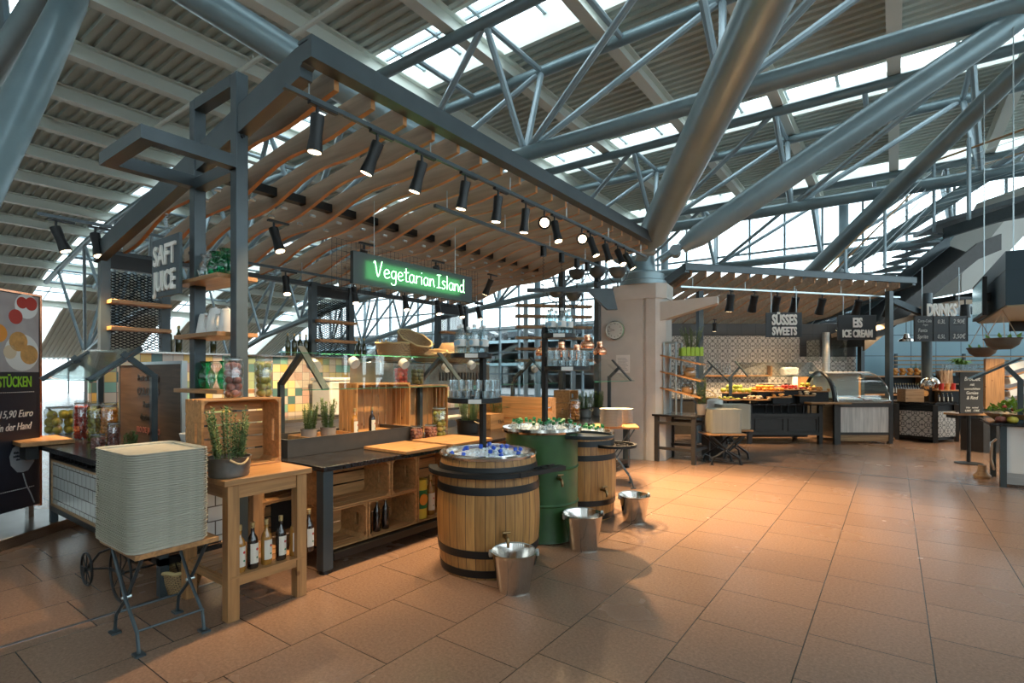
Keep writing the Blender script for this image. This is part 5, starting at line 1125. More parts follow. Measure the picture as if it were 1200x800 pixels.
food('pale sweet rolls', 'sweet_roll', 886, 469, 12.15, .34, 'cream', .04, 16, cat='pastry', sq=.6, seed=5, riser=False)
food('chocolate tarts', 'tart', 913, 466, 12.1, .28, 'bread', .04, 8, cat='cake', sq=.5, seed=6)
food('small round buns', 'bun', 943, 464, 12.2, .24, 'cream', .045, 8, cat='pastry', sq=.6, seed=7)
food('green garnished tartlets', 'tartlet', 851, 469, 12.2, .36, 'apple', .03, 18, cat='cake', sq=.6, seed=8, riser=False)
food('limes beside the berry cakes', 'lime', 944, 457, 12.75, .22, 'lime', .045, 10, seed=9)
x_, y_ = (-3.54, 12.5); basket('straw bread basket at the left end of the dessert counter', (x_, y_, .921), .22, .14, 1.1, (0, 0, 0), None, handle=True)

# ice cream cabinet
t = T('ice_cream_cabinet', 'ice cream display cabinet with curved glass front and whitewashed boards', 'display cabinet', (*rd(0, 12.08), 0), YAW); xa, xb = 7.459, 8.693
MB().box(xa+.08, .0, .26, xb-.05, .04, .84).build('board_front', 'whitewash', t, smooth=False); MB().box(xa+.02, .05, .12, xb, 1.15, .9).build('cabinet_body', 'brushed', t)
f = MB()
for x in (xa-.02, xb-.05): f.box(x, -.02, 0, x+.09, .06, .9)
f.box(xa, -.02, .84, xb, .05, .93); f.box(xa, -.01, .2, xb, .05, .26); f.build('dark_frame', 'dkfurn', t, smooth=False)
MB().box(xa+.08, .0, .06, xb-.05, .03, .2).build('kick_panel', 'rawood', t, smooth=False)
MB().box(xa, -.03, .93, xb, .05, 1.0).build('steel_sill', 'stainless', t, bevel=.01)
arc = [(.0+.75*(1-math.cos(a)), 1.0+.62*math.sin(a)) for a in [k*PI/20 for k in range(11)]]
v = [(x, y, z) for x in (xa+.02, xb-.02) for y, z in arc]; n = len(arc)
MB().add(v, [(i, i+1, n+i+1, n+i) for i in range(n-1)]).build('curved_glass', 'glass', t)
for x in (xa+.01, xb-.03): MB().add([(x, y, z) for y, z in arc]+[(x, 1.1, 1.62), (x, 1.1, 1.0)], [tuple(range(n+2))]).build('end_glass', 'glass', t, smooth=False); MB().tube([(x, y, z) for y, z in arc], .014, 6).build('glass_trim', 'stainless', t)
MB().box(xa, .7, 1.60, xb, 1.15, 1.65).build('top_shelf', 'white', t, bevel=.01); MB().box(xa+.05, 1.05, 1.0, xb-.05, 1.15, 1.6).build('back_panel', 'white', t)
for k in range(6): MB().box(xa+.12+k*.2, .15, .96, xa+.29+k*.2, .9, 1.03).build('ice_tub', ('stainless', 'cream', 'white', 'cherry', 'stainless', 'cream')[k], t, bevel=.01)
t = T('hoop_guard', 'black half-hoop guard with glass between the dessert counter and ice cabinet', 'guard', (*rd(7.413, 12.1), .92), YAW)
MB().tube([(0, .62-.62*math.cos(k*PI/16), .72*math.sin(k*PI/16)) for k in range(17)], .04, 8).build('hoop', 'black', t); MB().add([(0, .62-.6*math.cos(k*PI/16), .7*math.sin(k*PI/16)) for k in range(17)], [tuple(range(17))]).build('glass_pane', 'glass', t, smooth=False)
tag(MB().box(-.55, -.15, 0, .35, .15, .035).build('ledge_board', 'oakx', loc=(*rd(7.233, 11.9), .925), rot=(0, 0, YAW)), 'oak ledge board in front of the black half-hoop guard', 'board')
b = MB(); b.box(-.04, -.04, 0, .04, .04, .925); tag(b.build('ledge_post', 'dkfurn', loc=(*rd(7.291, 11.87), 0), rot=(0, 0, YAW)), 'dark post under the oak ledge board of the dessert counter', 'post')
# small things on the rear worktop near the ice cabinet
t = dthing('extractor_pipe', 'pale vertical pipe with glass collar behind the ice cream cabinet', 'pipe', 968, 13.9, .942); MB().cyl((0, 0, 0), (0, 0, 1.75), .09, n=18).build('pipe', 'brushed', t)
f = MB(); [f.box(x, -.3, 1.0, x+.01, .3, 1.55) for x in (-.35, .35)]; f.build('glass_collar', 'glass', t, smooth=False); MB().cyl((0, 0, .2), (0, 0, .26), .13, n=18).build('collar', 'stainless', t)
for k, (px, d, s) in enumerate(((937, 14.3, .3), (998, 14.2, .28))):
    t = dthing('wooden_box', 'small pale wooden box on the rear worktop, ' + ('left of the pipe' if k == 0 else 'right of the pipe'), 'box', px, d, .942, 'small wooden boxes'); MB().box(-.17, -.12, 0, .17, .12, .55).build('box_body', 'oak', t); MB().box(-.18, -.13, .55, .18, .13, .58).build('lid', 'oak', t)
t = dthing('crumpled_cloths', 'pile of grey cloths on the ice cabinet rear worktop', 'cloths', 984, 13.7, .95); MB().sph((0, 0, .3), .3, 12, 8, (1, .5, .6)).build('cloth_heap', 'zinc', t); MB().box(-.3, -.2, 0, .3, .2, .16).build('box_below', 'black', t)

# left side of the dessert stand: dark table, tilted shelf, tray stools
c = (-3.17, 9.75); t = T('dark_table', 'dark wooden side table against the concrete column at the dessert stand', 'table', (*c, 0), math.radians(-4)); a, b_, H = .38, .38, .86
MB().box(-a-.04, -b_-.02, H-.035, a+.02, b_+.02, H).build('tabletop', 'slab', t, bevel=.004)
for x in (-a, a-.07):
    for y in (-b_, b_-.07): MB().box(x, y, 0, x+.07, y+.07, H-.035).build('leg', 'dkfurn', t, smooth=False)
for z in (.22, .68):
    for y in (-b_+.01, b_-.06): MB().box(-a+.07, y, z, a-.07, y+.04, z+.05).build('rail', 'dkfurn', t, smooth=False)
    for x in (-a+.01, a-.06): MB().box(x, -b_+.07, z, x+.04, b_-.07, z+.05).build('rail', 'dkfurn', t, smooth=False)
t = T('tilted_rack', 'steel rack with three tilted oak boards on the dark side table', 'rack', (*c, H+.002), math.radians(4)); 
for x in (-.28, -.06): 
    for y in (-.22, .16): MB().cyl((x, y, 0), (x, y, 1.32), .018, n=8).build('upright', 'wire', t)
MB().tube([(-.28, -.22, 1.32), (-.28, .16, 1.32), (-.06, .16, 1.32), (-.06, -.22, 1.32)], .01, 6, True).build('top_rail', 'wire', t)
for z in (.40, .70, 1.0): MB().cbox((.0, -.03, z), (.78, .44, .025), Euler((0, .24, 0))).build('tilted_board', 'oakx', t)
MB().cbox((-.4, -.1, .72), (.03, .1, .56)).build('hanging_strap', 'black', t)
t = T('green_planter', 'lime green slatted planter with a bushy herb on the top rack board', 'potted plant', (*(-3.0, 9.71), 1.927)); m = MB()
for k in range(5): m.cbox((-.16+k*.08, -.09, .08), (.06, .015, .16))
m.box(-.2, -.08, 0, .2, .08, .14); m.build('planter_box', 'limeg', t, smooth=False); rosemary(t, 34, .14, .42, 71, 'leaf', .12, .4); t.rotation_euler = (0, 0, YAW)
for k, (px, py) in enumerate(((808, 436), (806, 455))):
    t = T('filled_jar', 'round glass jar of pale biscuits on the tilted rack, ' + ('upper' if k == 0 else 'lower'), 'jar', (*rd((px-600)/617*9.68, 9.68), 1.6+(438-py-5)/617*9.68-.04), 0, 'biscuit jars'); MB().lathe([(.07, 0), (.12, .05), (.13, .12), (.1, .19), (.07, .21)], 18).build('jar_body', 'clear', t); MB().lathe([(.065, .01), (.11, .06), (.11, .13), (0, .17)], 14).build('biscuits', 'bread', t); MB().lathe([(.075, .21), (.075, .24), (0, .25)], 14).build('lid', 'wire', t)
t = T('potted_rosemary', 'slim rosemary in a grey pot between the dark table and the far tray stack', 'potted plant', (*(-2.81, 9.7), .862), 0, 'potted rosemary'); MB().lathe([(.07, 0), (.1, .2), (.09, .2), (0, .18)], 18).build('pot', 'terra', t); rosemary(t, 22, .08, .5, 72, 'leaf', .18, .12)
t = T('serving_pot', 'small pale pot behind the far tray stack', 'pot', (*(-2.86, 10.77), .88)); MB().lathe([(.12, 0), (.15, .02), (.15, .2), (.14, .2), (0, .03)], 18).build('pot_body', 'plate', t); MB().lathe([(.155, .2), (.1, .23), (0, .24)], 18).build('lid', 'plate', t)
st = MB(); st.box(-.2, -.2, 0, .2, .2, .88); tag(st.build('support_block', 'dkfurn', loc=(*(-2.86, 10.77), 0)), 'dark cabinet block behind the far tray stack', 'cabinet')
sx, sy = (-2.5, 9.86); folding_stool('far folding stool carrying a beige tray stack by the dessert stand', (sx, sy, 0), .62, .5, .68, .55, lr=.021, lm='black')
sx2, sy2 = (-2.51, 10.66); folding_stool('second far folding stool standing behind the first, with trays', (sx2, sy2, 0), .62, .5, .6, .55, lr=.021, lm='black')
for nm, (x, y), n_, g in (('front', (sx, sy), 28, 'trays on the front far stool'), ('rear', (sx2, sy2), 31, 'trays on the rear far stool')):
    for k in range(n_): dup(tr, (x, y, .552+k*.0148), rotz=.62+R.uniform(-.01, .01), label='beige tray in the %s stack on the far folding stools' % nm, group=g)

# signs
def hang_sign(name, label, px0, px1, py0, py1, d, top=None):
    t = T(name, label, 'sign', (*rd(((px0+px1)/2-600)/617*d, d), 1.6+(438-py1)/617*d), YAW); W = (px1-px0)/2/617*d; H = (py1-py0)/617*d
    MB().box(-W, 0, 0, W, .04, H).build('panel', 'signbg', t, bevel=.003); f = MB()
    for x in (-W*.7, W*.7): f.cyl((x, .02, H), (x, .02, H+(top or .35)), .008, n=6)
    f.build('hanging_wire', 'wire', t); return t, W, H
t, W, H = hang_sign('sweets_sign', 'black hanging sign reading SÜSSES SWEETS', 898, 940, 366, 395, 11.1, .5); text('SÜSSES', .30, 'letters', t, (0, -.012, .265), off=.01, xs=.58, ext=.01); text('SWEETS', .235, 'letters', t, (0, -.012, .05), off=.008, xs=.62, ext=.01)
t, W, H = hang_sign('ice_cream_sign', 'black hanging sign reading EIS ICE CREAM', 982, 1027, 369, 398, 11.5, .45); text('EIS', .28, 'letters', t, (0, -.012, .28), off=.01, xs=.62, ext=.01); text('ICE CREAM', .22, 'letters', t, (0, -.012, .06), off=.009, xs=.60, ext=.01)
t, W, H = hang_sign('drinks_sign', 'black drinks price board with chalk prices under letters DRINKS', 1072, 1134, 370, 400, 11.9, 1.1); text('DRINKS', .38, 'letters', t, (0, -.01, H+.005), off=.012, xs=.5, ext=.015)
f = MB()
for z in (.0, H/3, 2*H/3, H-.012): f.box(-W, -.012, z, W, 0, z+.014)
for x in (-W, -W*.3, W*.3, W-.014): f.box(x, -.012, 0, x+.014, 0, H)
f.build('divider_frame', 'dkfurn', t, smooth=False)
for s, x, z, sz in (('Coca-Cola', -.38, 2, .09), ('Pepsi', -.36, 1.6, .07), ('0,3L', 0, 1.85, .13), ('2,90€', .4, 1.85, .14), ('Fanta', -.42, .85, .12), ('Sprite', -.42, .1, .13), ('0,5L', 0, .1, .13), ('3,50€', .4, .1, .15)): text(s, sz, 'chalk', t, (x, -.004, z*H/3+.05), xs=.8, ext=.001, shear=.15)

# drinks island
M_, L_, R_ = Vector((0.78, 15.63)), Vector((0.06, 15.98)), Vector((1.2, 16.25)); back = Vector((-.3, .95))
t = T('drinks_counter', 'angled dark drinks counter with ornamental tile panels', 'counter', (0, 0, 0)); f = MB(); P_ = [L_, M_, R_, R_+back, L_+back]
MB().prism([tuple(p) for p in P_], .88, .93).build('countertop', 'slab', t, smooth=False)
cen = sum((p for p in P_), Vector((0, 0)))/5; MB().prism([tuple(p.lerp(cen, .07)) for p in P_], .05, .87).build('carcass', 'black', t, smooth=False)
for a, b_ in ((L_, M_), (M_, R_)):
    e = b_-a; MB().box(.07, -.02, .13, e.length-.07, .03, .72).build('tile_panel', 'ptiles', t, loc=(a.x, a.y, 0), rot=(0, 0, math.atan2(e.y, e.x)), smooth=False)
for p in (L_, M_, R_): MB().box(p.x-.045, p.y-.045, 0, p.x+.045, p.y+.045, .88).build('leg', 'dkfurn', t, smooth=False)
MB().box(0, -.01, .74, (M_-L_).length, .02, .78).build('rail', 'black', t, loc=(L_.x, L_.y, 0), rot=(0, 0, math.atan2((M_-L_).y, (M_-L_).x)))
t = dthing('round_post', 'dark round steel post behind the drinks counter', 'post', 1086, 13.1, 0); MB().cyl((0, 0, 0), (0, 0, 3.6), .11, n=20).build('shaft', 'frame', t); MB().cyl((0, 0, 0), (0, 0, .04), .18, n=20).build('base', 'frame', t)
def ditem(nm, label, cat, px, d, z=.932, g=None): return dthing(nm, label, cat, px, d, z, g)
t = ditem('wooden_box', 'grey wooden box on the left end of the drinks counter', 'box', 1067, 12.75); MB().box(-.22, -.14, 0, .22, .14, .3).build('box_body', 'rawood', t); MB().box(-.2, -.12, .3, .2, .12, .31).build('lid', 'black', t)
t = ditem('coffee_machine', 'chrome domed coffee dispenser on the drinks counter', 'machine', 1094, 12.75); MB().cyl((0, .1, .0), (0, .1, .35), .16, n=20).build('base', 'black', t); MB().sph((0, .1, .4), .2, 20, 12).build('dome', 'stainless', t); MB().cyl((-.25, -.05, .2), (-.25, -.08, .2), .07, n=16).build('round_dial', 'bread', t)
t = ditem('cutlery_holder', 'black wooden holder with cups of stirring sticks on the drinks counter', 'holder', 1110, 12.55); MB().box(-.22, -.1, .0, .22, .1, .26).build('rack', 'black', t); MB().box(-.26, -.12, .26, .26, .12, .29).build('shelf', 'oakx', t)
for k, x in enumerate((-.14, 0, .14)): MB().cyl((x, 0, .29), (x, 0, .44), .05, n=14).build('cup', ('red', 'bread', 'red')[k], t)
q = random.Random(8)
t = ditem('stirring_sticks', 'fan of pale wooden stirring sticks on the drinks counter', 'sticks', 1110, 12.55, 1.3, None); m = MB()
for k in range(40): a = q.uniform(-.5, .5); x = q.uniform(-.15, .15); m.bar((x, 0, 0), (x+a*.2, q.uniform(-.05, .05), .36+q.random()*.05), .012, .003)
m.build('sticks', 'kraft', t, smooth=False)['kind'] = 'stuff'
o = None
for k in range(4):
    L3 = (*rd((1100+k*5-600)/617*12.45, 12.45), .932)
    if o is None: o = oil_bottle('sauce_bottle', 'small bottle on the drinks counter below the stirring sticks', L3, 'darkg', True, .22, 'sauce bottles')
    else: dup(o, L3)
# back shelf with oranges, bottles
t = T('back_bar', 'wooden back bar shelf behind the drinks counter', 'shelf unit', (*rd(0, 14.6), 0), YAW); xa, xb = 9.536, 13.157
MB().box(xa, 0, 1.0, xb, .5, 1.04).build('bar_shelf', 'oakx', t); MB().box(xa, 0, 1.6-.09, 11.453, .4, 1.6-.05).build('upper_shelf', 'oakx', t); MB().box(xa, .35, 0, xb, .5, 1.55).build('back_panel', 'black', t); MB().box(12.068, 0, 1.65, xb, .4, 1.69).build('glass_shelf', 'oakx', t)
for x in (xa, 11.453, 12.068, xb-.05): MB().box(x, 0, 0, x+.05, .4, 1.65).build('upright', 'oak', t, smooth=False)
for z in (.4, 1.3): MB().box(12.068, 0, z, xb, .4, z+.03).build('lower_shelf', 'oakx', t)
o = None
for k in range(34):
    L3 = (*rd(10.662+(k % 12)*.07+(.035 if k//12 % 2 else 0), 14.7+.06*(k % 3)), 1.61+(k//12)*.055)
    if o is None: o = MB().sph((0, 0, 0), .05, 10, 7).build('orange', 'orange'); o.location = L3; tag(o, 'orange heaped on the upper shelf of the back bar', 'orange', 'oranges on the back bar')
    else: dup(o, L3)
o = None
for k in range(14):
    L3 = (*rd(10.578+k*.07, 14.72), 1.042)
    if o is None: o = oil_bottle('bar_bottle', 'small dark bottle on the lower shelf of the back bar', L3, 'darkg', True, .3, 'back bar bottles')
    else: dup(o, L3)
o = None
for k in range(26):
    L3 = (*rd(12.139+(k % 13)*.075, 14.7+.12*(k//13)), 1.692)
    if o is None: o = tumbler('clear glass in the rows on top of the drinks shelf', L3, 'glasses on the drinks shelf'); o.scale = (1.3, 1.3, 1.9)
    else: dup(o, L3)
t = T('potted_plant', 'bright green leafy plant behind the glasses of the drinks shelf', 'potted plant', (*rd(13.068, 15.3), 0)); MB().lathe([(.12, 1.4), (.16, 1.75), (.14, 1.75), (0, 1.7)], 16).build('pot', 'terra', t); MB().box(-.15, -.15, 0, .15, .15, 1.4).build('pedestal', 'dkfurn', t)
m = MB(); q = random.Random(3)
for k in range(26):
    a = q.random()*6.3; l = q.uniform(.25, .5); p0 = Vector((0, 0, 1.72)); p1 = p0+Vector((math.cos(a)*l*.5, math.sin(a)*l*.5, l*.7)); p2 = p0+Vector((math.cos(a)*l, math.sin(a)*l, l*.45)); s = Vector((-math.sin(a), math.cos(a), 0))*.04; m.add([p0, p1-s, p2, p1+s], [(0, 1, 2, 3)])
m.build('foliage', 'leaf2', t, smooth=False)
for k, px in enumerate((1068, 1082)):
    t = T('potted_plant', 'small dark herb pot on the back bar, ' + ('left' if k == 0 else 'right'), 'potted plant', (*rd((px+6-600)/617*15.2, 15.2), 1.0), 0); MB().lathe([(.08, .4), (.11, .6), (.1, .6), (0, .58)], 14).build('pot', 'terra', t); MB().box(-.1, -.1, -1.0, .1, .1, .4).build('stand', 'dkfurn', t); rosemary(t, 14, .1, .35, 80+k, 'leaf', .58)
# blue panelled wall
t = struct(MB().box(12.41, 0, 0, 22.48, .15, 3.75), 'wall_far', 'bwall', loc=(*rd(0, 19), 0), rot=(0, 0, YAW), smooth=False)
t = T('slat_screen', 'low screen of horizontal pale slats before the blue panelled wall', 'screen', (*rd(0, 18.2), 0), YAW)
for k in range(5): MB().box(13.097, 0, 1.62+k*.14, 19.468, .03, 1.66+k*.14).build('slat', 'rawood', t, smooth=False)
for px in (1050, 1130, 1210): MB().box((px-600)/617*18.2, .03, 0, (px-600)/617*18.2+.08, .1, 2.3).build('post', 'frame', t, smooth=False)
for k, (px, py, d) in enumerate(((1062, 400, 13.6), (1131, 372, 12.2))):
    t = dthing('pendant_lamp', ('chrome shaded pendant lamp left of the price board' if k == 0 else 'black hanging spotlight right of the price board letters'), 'pendant lamp', px, d, 1.6+(438-py)/617*d)
    if k == 0: MB().lathe([(.17, 0), (.16, .05), (.08, .09), (.05, .2), (0, .21)], 22).build('shade', 'stainless', t); MB().cyl((0, 0, .2), (0, 0, 1.1), .008, n=6).build('cord', 'black', t)
    else: MB().lathe([(.11, 0), (.1, .02), (.085, .3), (0, .31)], 18).build('lamp_head', 'black', t); MB().cyl((0, 0, .3), (0, 0, .42), .015, n=8).build('arm', 'black', t); MB().box(-.25, -.03, .42, .2, .03, .48).build('adapter', 'black', t)
    MB().cyl((0, 0, .006), (0, 0, .01), .08, n=14).build('lens', 'lens', t); spot_light(t, (0, 0, -.01), (0, 0, -1), 220, 90)
# second oak canopy over the drinks
t = T('drinks_canopy', 'oak rafter canopy above the drinks counter, sloping up to the right', 'canopy', (*rd(0, 13.4), 0), YAW)
for k in range(7):
    y = k*.42; MB().prism([(8.904, 2.72), (11.836, 3.58), (11.836, 3.43), (10.316, 3.0), (8.904, 2.6)], y-.02, y+.02, 'y').build('rafter', 'rafter', t, smooth=False)
MB().bar((9.556, -.15, 3.45), (10.555, -.15, 3.02), .12, .14).build('steel_arm', 'frame', t); MB().box(11.728, 0, 3.55, 11.858, 2.6, 3.68).build('edge_beam', 'frame', t)

# stand with chalkboard
t = dthing('chalkboard_stand', 'black chalkboard with handwritten menu on a pole with oak shelf and round foot', 'sign', 1135, 9.4, 0)
MB().lathe([(.2, 0), (.2, .015), (.03, .03), (0, .03)], 28).build('round_foot', 'black', t); MB().cyl((0, 0, .02), (0, 0, .86), .03, n=14).build('pole', 'black', t); MB().box(-.22, -.02, .86, .38, .28, .895).build('shelf_board', 'oakx', t); MB().box(-.15, .05, .80, .2, .3, .86).build('board_bracket', 'black', t)
MB().box(-.21, -.07, 0.899, .2, -.045, 1.63).build('chalkboard', 'board', t)
for s, z, sz in (('Brotzeit', 1.48, .1), ('mit', 1.39, .07), ('sommerlichem', 1.32, .055), ('Gemüse', 1.24, .075), ('& Rind', 1.15, .085), ('klein   normal', .99, .045), ('4,90€   7,90€', .93, .055)): text(s, sz, 'chalk', t, (0, -.073, z), xs=.85, ext=.001, shear=.2)

# right salad counter
t = T('salad_counter', 'white-sided salad counter with dark top at the right edge', 'counter', (1.22, 10.1, 0))
MB().box(-.12, -.06, .865, 1.6, 1.1, .905).build('countertop', 'slab', t, bevel=.004); MB().box(.06, .02, .2, 1.5, .5, .86).build('white_body', 'white', t, bevel=.006)
for x in (0, 1.5): 
    for y in (0, .95): MB().box(x, y, 0, x+.07, y+.07, .865).build('leg', 'frame', t, smooth=False)
MB().box(.07, .06, .04, 1.5, .48, .2).build('plinth', 'brushed', t); 
f = MB(); f.lathe([(.015, .70), (.02, .74), (.045, .76), (.05, .78), (0, .79)], 14, (.3, -.0, 0)); f.build('hook_knob', 'black', t)
MB().tube([(-.03, .3, .2), (-.07, .25, .35), (-.07, .2, .6), (-.02, .18, .66)], .018, 8).build('side_pipe', 'stainless', t); MB().lathe([(.1, 0), (.11, .04), (.06, .1), (.05, .2), (0, .2)], 14, (-.12, .7, 0)).build('wooden_foot', 'rawood', t)
t = T('glass_guard', 'forked dark bracket of the salad counter guard, rising at the right edge', 'sneeze guard', (1.36, 10.25, .905))
d = 8.35
m = MB(); z0 = 0; m.box(.06, -.03, 0, .12, .03, .62); m.bar((.09, 0, .6), (-.06, 0, .80), .055, .055); m.bar((.1, 0, .92), (-.42, 0, .62), .05, .03); m.build('bracket', 'frame', t, smooth=False); MB().add([(.1, 0, .92), (-.42, 0, .62), (-.42, .9, .62), (.1, .9, .92)], [(0, 1, 2, 3)]).build('glass_pane', 'glass', t)
t = T('salad_basket', 'wide straw tray heaped with leafy salad on the salad counter', 'basket', (1.5, 10.55, .907)); MB().lathe([(.28, 0), (.42, .12), (.4, .12), (0, .03)], 26).build('straw_tray', 'wicker', t); m = MB(); q = random.Random(12)
for k in range(420):
    a = q.random()*6.3; r = math.sqrt(q.random())*.38; p = Vector((r*math.cos(a), r*math.sin(a), .12+.2*(1-(r/.4)**2)*q.uniform(.6, 1))); e = Vector((q.uniform(-1, 1), q.uniform(-1, 1), q.uniform(-.3, 1))).normalized()*q.uniform(.04, .09); s = e.cross(Vector((.3, .5, .8))).normalized()*.02; m.add([p, p+e*.5-s, p+e, p+e*.5+s], [(0, 1, 2, 3)])
m.build('salad_leaves', 'leaf2', t, smooth=False)['kind'] = 'stuff'
for k, (x, y, mt, c) in enumerate(((1.24, 10.22, 'cherry', 'dark red'), (1.36, 10.18, 'yellow', 'yellow'), (1.26, 10.42, 'red', 'red'))):
    t = T('bell_pepper', c+' bell pepper on the corner of the salad counter', 'pepper', (x, y, .907), k*1.1, 'bell peppers'); m = MB()
    for j in range(4): a = j*PI/2; m.sph((.022*math.cos(a), .022*math.sin(a), .045), .042, 12, 8, (1, 1, 1.05))
    m.build('pepper_body', mt, t); MB().tube([(0, 0, .08), (.005, 0, .1), (.02, 0, .115)], [.012, .008, .006], 8).build('stem', 'leaf', t)
o = None; q = random.Random(4)
for k in range(14):
    a = q.random()*6.3; r = .15+.2*q.random(); L3 = (1.5+r*math.cos(a), 10.55+r*math.sin(a), 1.08+.05*q.random())
    if o is None: o = MB().sph((0, 0, 0), .028, 10, 7).build('tomato', 'red'); o.location = L3; tag(o, 'small tomato lying among the salad leaves', 'tomato', 'tomatoes in the salad')
    else: dup(o, L3)
t = T('vegetable_rack', 'oak sided rack with tilted white crates behind the salad counter', 'rack', (*(1.66, 14.3), 0), YAW); MB().box(-.2, 0, .9, .18, .05, 1.909).build('side_panel', 'oakz', t); MB().box(-.2, .05, 0, 1.3, .6, .9).build('base_cabinet', 'dkfurn', t)
for k, z in enumerate((1.12, 1.38, 1.64)):
    MB().cbox((.55, .2, z), (.7, .5, .03), Euler((0, -.28, 0))).build('tilted_shelf', 'oakx', t)
    m = MB(); m.cbox((.52, .15, z+.1), (.6, .42, .015), Euler((0, -.28, 0))); m.cbox((.52, -.06, z+.16), (.6, .012, .13), Euler((0, -.28, 0))); m.cbox((.24, .15, z+.07), (.015, .42, .13), Euler((0, -.28, 0))); m.build('white_crate', 'white', t, smooth=False)
# hood with screens
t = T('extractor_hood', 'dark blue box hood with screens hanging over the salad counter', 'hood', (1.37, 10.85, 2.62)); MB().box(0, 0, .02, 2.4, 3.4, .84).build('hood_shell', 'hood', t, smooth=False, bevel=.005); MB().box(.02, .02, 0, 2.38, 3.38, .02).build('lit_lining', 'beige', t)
MB().box(-.005, .0, .55, 2.4, 3.4, .555).build('panel_joint', 'black', t)
for k, (ya, yb) in enumerate(((1.0, 2.4),)): MB().box(-.16, ya, -.03, -.10, yb, .62).build('screen_case', 'black', t); MB().box(-.165, ya+.05, .02, -.16, yb-.05, .57).build('screen_glass', 'screen', t); MB().box(-.1, 1.5, .25, 0, 1.8, .4).build('wall_mount', 'black', t)
for x, y in ((.1, .1), (.1, 3.3), (2.2, .1)): MB().cyl((x, y, .84), (x, y, 4.6), .008, n=6).build('hanging_rod', 'wire', t)
for k, y in enumerate((.6, 1.7, 2.8)): spot_light(t, (.8, y, -.03), (0, 0, -1), 140, 110, (1, .75, .45))
for k, (px, py, r, d) in enumerate(((1151, 408, .24, 10.6), (1175, 397, .23, 8.4))):
    z = 1.6+(438-py)/617*d-.72*r; x_, y_ = rd((px-600)/617*d, d); ch = 2.62-z
    t = T('hanging_basket', 'grey wicker basket hanging on chains, ' + ('left, below the far end of the hood' if k == 0 else 'right, below the near hood corner'), 'hanging basket', (x_, y_, z), 0, 'hanging baskets')
    MB().lathe([(r*.45, 0), (r*.85, r*.3), (r, r*.72), (r*.93, r*.72), (r*.75, r*.3), (0, .03)], 26).build('basket_body', 'wicker_dk', t); m = MB(); m.tube([(r*math.cos(a*PI/12), r*math.sin(a*PI/12), r*.73) for a in range(24)], .012, 6, True); m.build('rim', 'wicker_dk', t)
    m = MB()
    for j in range(3): a = j*2.1+.5; m.bar((r*math.cos(a), r*math.sin(a), r*.72), (0, 0, ch), .009, .009)
    m.build('chain', 'kraft', t)
    for j in range(4):
        a = j*1.7+k; p = Vector((r*.8*math.cos(a), r*.8*math.sin(a), r*.75)); MB().add([p, p+Vector((.03, 0, .02)), p+Vector((math.cos(a)*.04, math.sin(a)*.04, .09)), p+Vector((-.03, 0, .04))], [(0, 1, 2, 3)]).build('green_tag', 'leaf2', t, smooth=False)
tag(MB().box(0, 0, 0, .6, .03, .3).build('menu_board', 'board', loc=(*(1.83, 13.93), 2.427), rot=(0, 0, YAW)), 'small black menu board at the right edge under the hood', 'sign')

# stairs and gallery at the upper right
t = T('staircase', 'steel staircase with open treads and wooden handrail rising to the right', 'stairs', (*rd(0, 15.6), 0), YAW); H_ = lambda py, d=15.6: 1.6+(438-py)/617*d; X_ = lambda px, d=15.6: (px-600)/617*d
dn = -2.0
def stringer(y, pts, dz, mt='frame'): 
    m = MB(); m.prism([(x, z) for x, z in pts]+[(x, z-dz) for x, z in pts[::-1]], y-.04, y+.04, 'y'); m.build('stringer', mt, t, smooth=False)
far_pts = [(X_(960), H_(396)), (X_(1112), H_(275))]; stringer(0, far_pts, .58)
near_pts = [(x, z) for x, z in [(X_(1012, 13.6), H_(392, 13.6)), (X_(1145, 13.6), H_(285, 13.6)), (X_(1172, 13.6), H_(274, 13.6))]]; stringer(-2.0, near_pts, .42, 'dkfurn')
m = MB(); m.add([(far_pts[0][0], -.05, far_pts[0][1]-.35), (far_pts[1][0], -.05, far_pts[1][1]-.35), (near_pts[1][0], -1.95, near_pts[1][1]-.3), (near_pts[0][0], -1.95, near_pts[0][1]-.3)], [(0, 1, 2, 3)]); m.build('soffit_panel', 'black', t, smooth=False)
n = 13
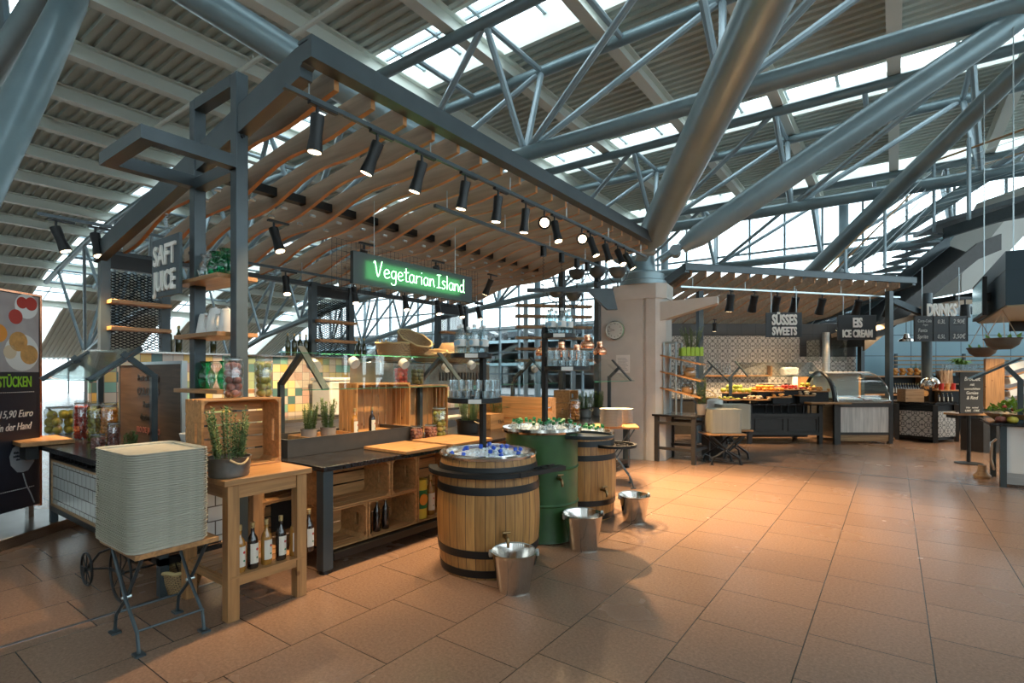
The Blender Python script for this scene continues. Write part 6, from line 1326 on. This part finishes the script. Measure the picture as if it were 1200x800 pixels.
for k in range(n):
    s = (k+.5)/n; x = far_pts[0][0]+(far_pts[1][0]-far_pts[0][0])*s; z = far_pts[0][1]+(far_pts[1][1]-far_pts[0][1])*s+.1
    MB().box(x-.28, -.1, z, x+.12, .95, z+.05).build('tread', 'tread', t, smooth=False, bevel=.005)
MB().prism([(X_(1095), -.1), (12.9, -2.7), (14.6, -1.2), (X_(1112), 1.4)], 5.98, 6.1).build('landing', 'tread', t, smooth=False); MB().bar((X_(1105), -.05, 5.75), (12.8, -2.6, 5.75), .1, .3).build('landing_beam', 'frame', t, smooth=False)
rp = [(X_(945), H_(337), 0), (X_(1092), H_(190), 0), (13.4, H_(190), -2.9)]
MB().tube([(x, y-.05, z) for x, z, y in rp], .03, 8).build('handrail', 'rail', t); MB().tube([(x+.4, y+1.0, z-.35) for x, z, y in rp], .028, 8).build('handrail', 'rail', t)
for k, (s, l) in enumerate(((.3, 1.3), (.61, 1.7), (1.0, 2.1))):
    x = rp[0][0]+(rp[1][0]-rp[0][0])*s; z = rp[0][1]+(rp[1][1]-rp[0][1])*s
    MB().bar((x, -.08, z), (x, -.08, z-l), .06, .06).build('baluster_post', 'steel_lt', t)
MB().bar((12.15, -1.6, 7.87), (12.15, -1.6, 5.7), .07, .07).build('baluster_post', 'steel_lt', t)
for k in range(1, 8): MB().tube([(x, y-.05, z-.2*k) for x, z, y in rp], .009, 5).build('rail_wire', 'wire', t)
for k in range(1, 5): MB().tube([(x+.4, y+1.0, z-.35-.25*k) for x, z, y in rp], .008, 5).build('rail_wire', 'wire', t)
t = T('gallery_edge', 'pale plastered sloping gallery edge at the upper right', 'gallery', (*rd(0, 16.8), 0), YAW); X2 = lambda px: (px-600)/617*16.8; H2 = lambda py: 1.6+(438-py)/617*16.8
MB().prism([(X2(1127), H2(343)), (X2(1142), H2(338)), (X2(1206), H2(270)), (X2(1206), H2(216)), (X2(1195), H2(236)), (X2(1127), H2(321))], 0, 1.9, 'y').build('sloping_slab', 'galleryw', t, smooth=False)
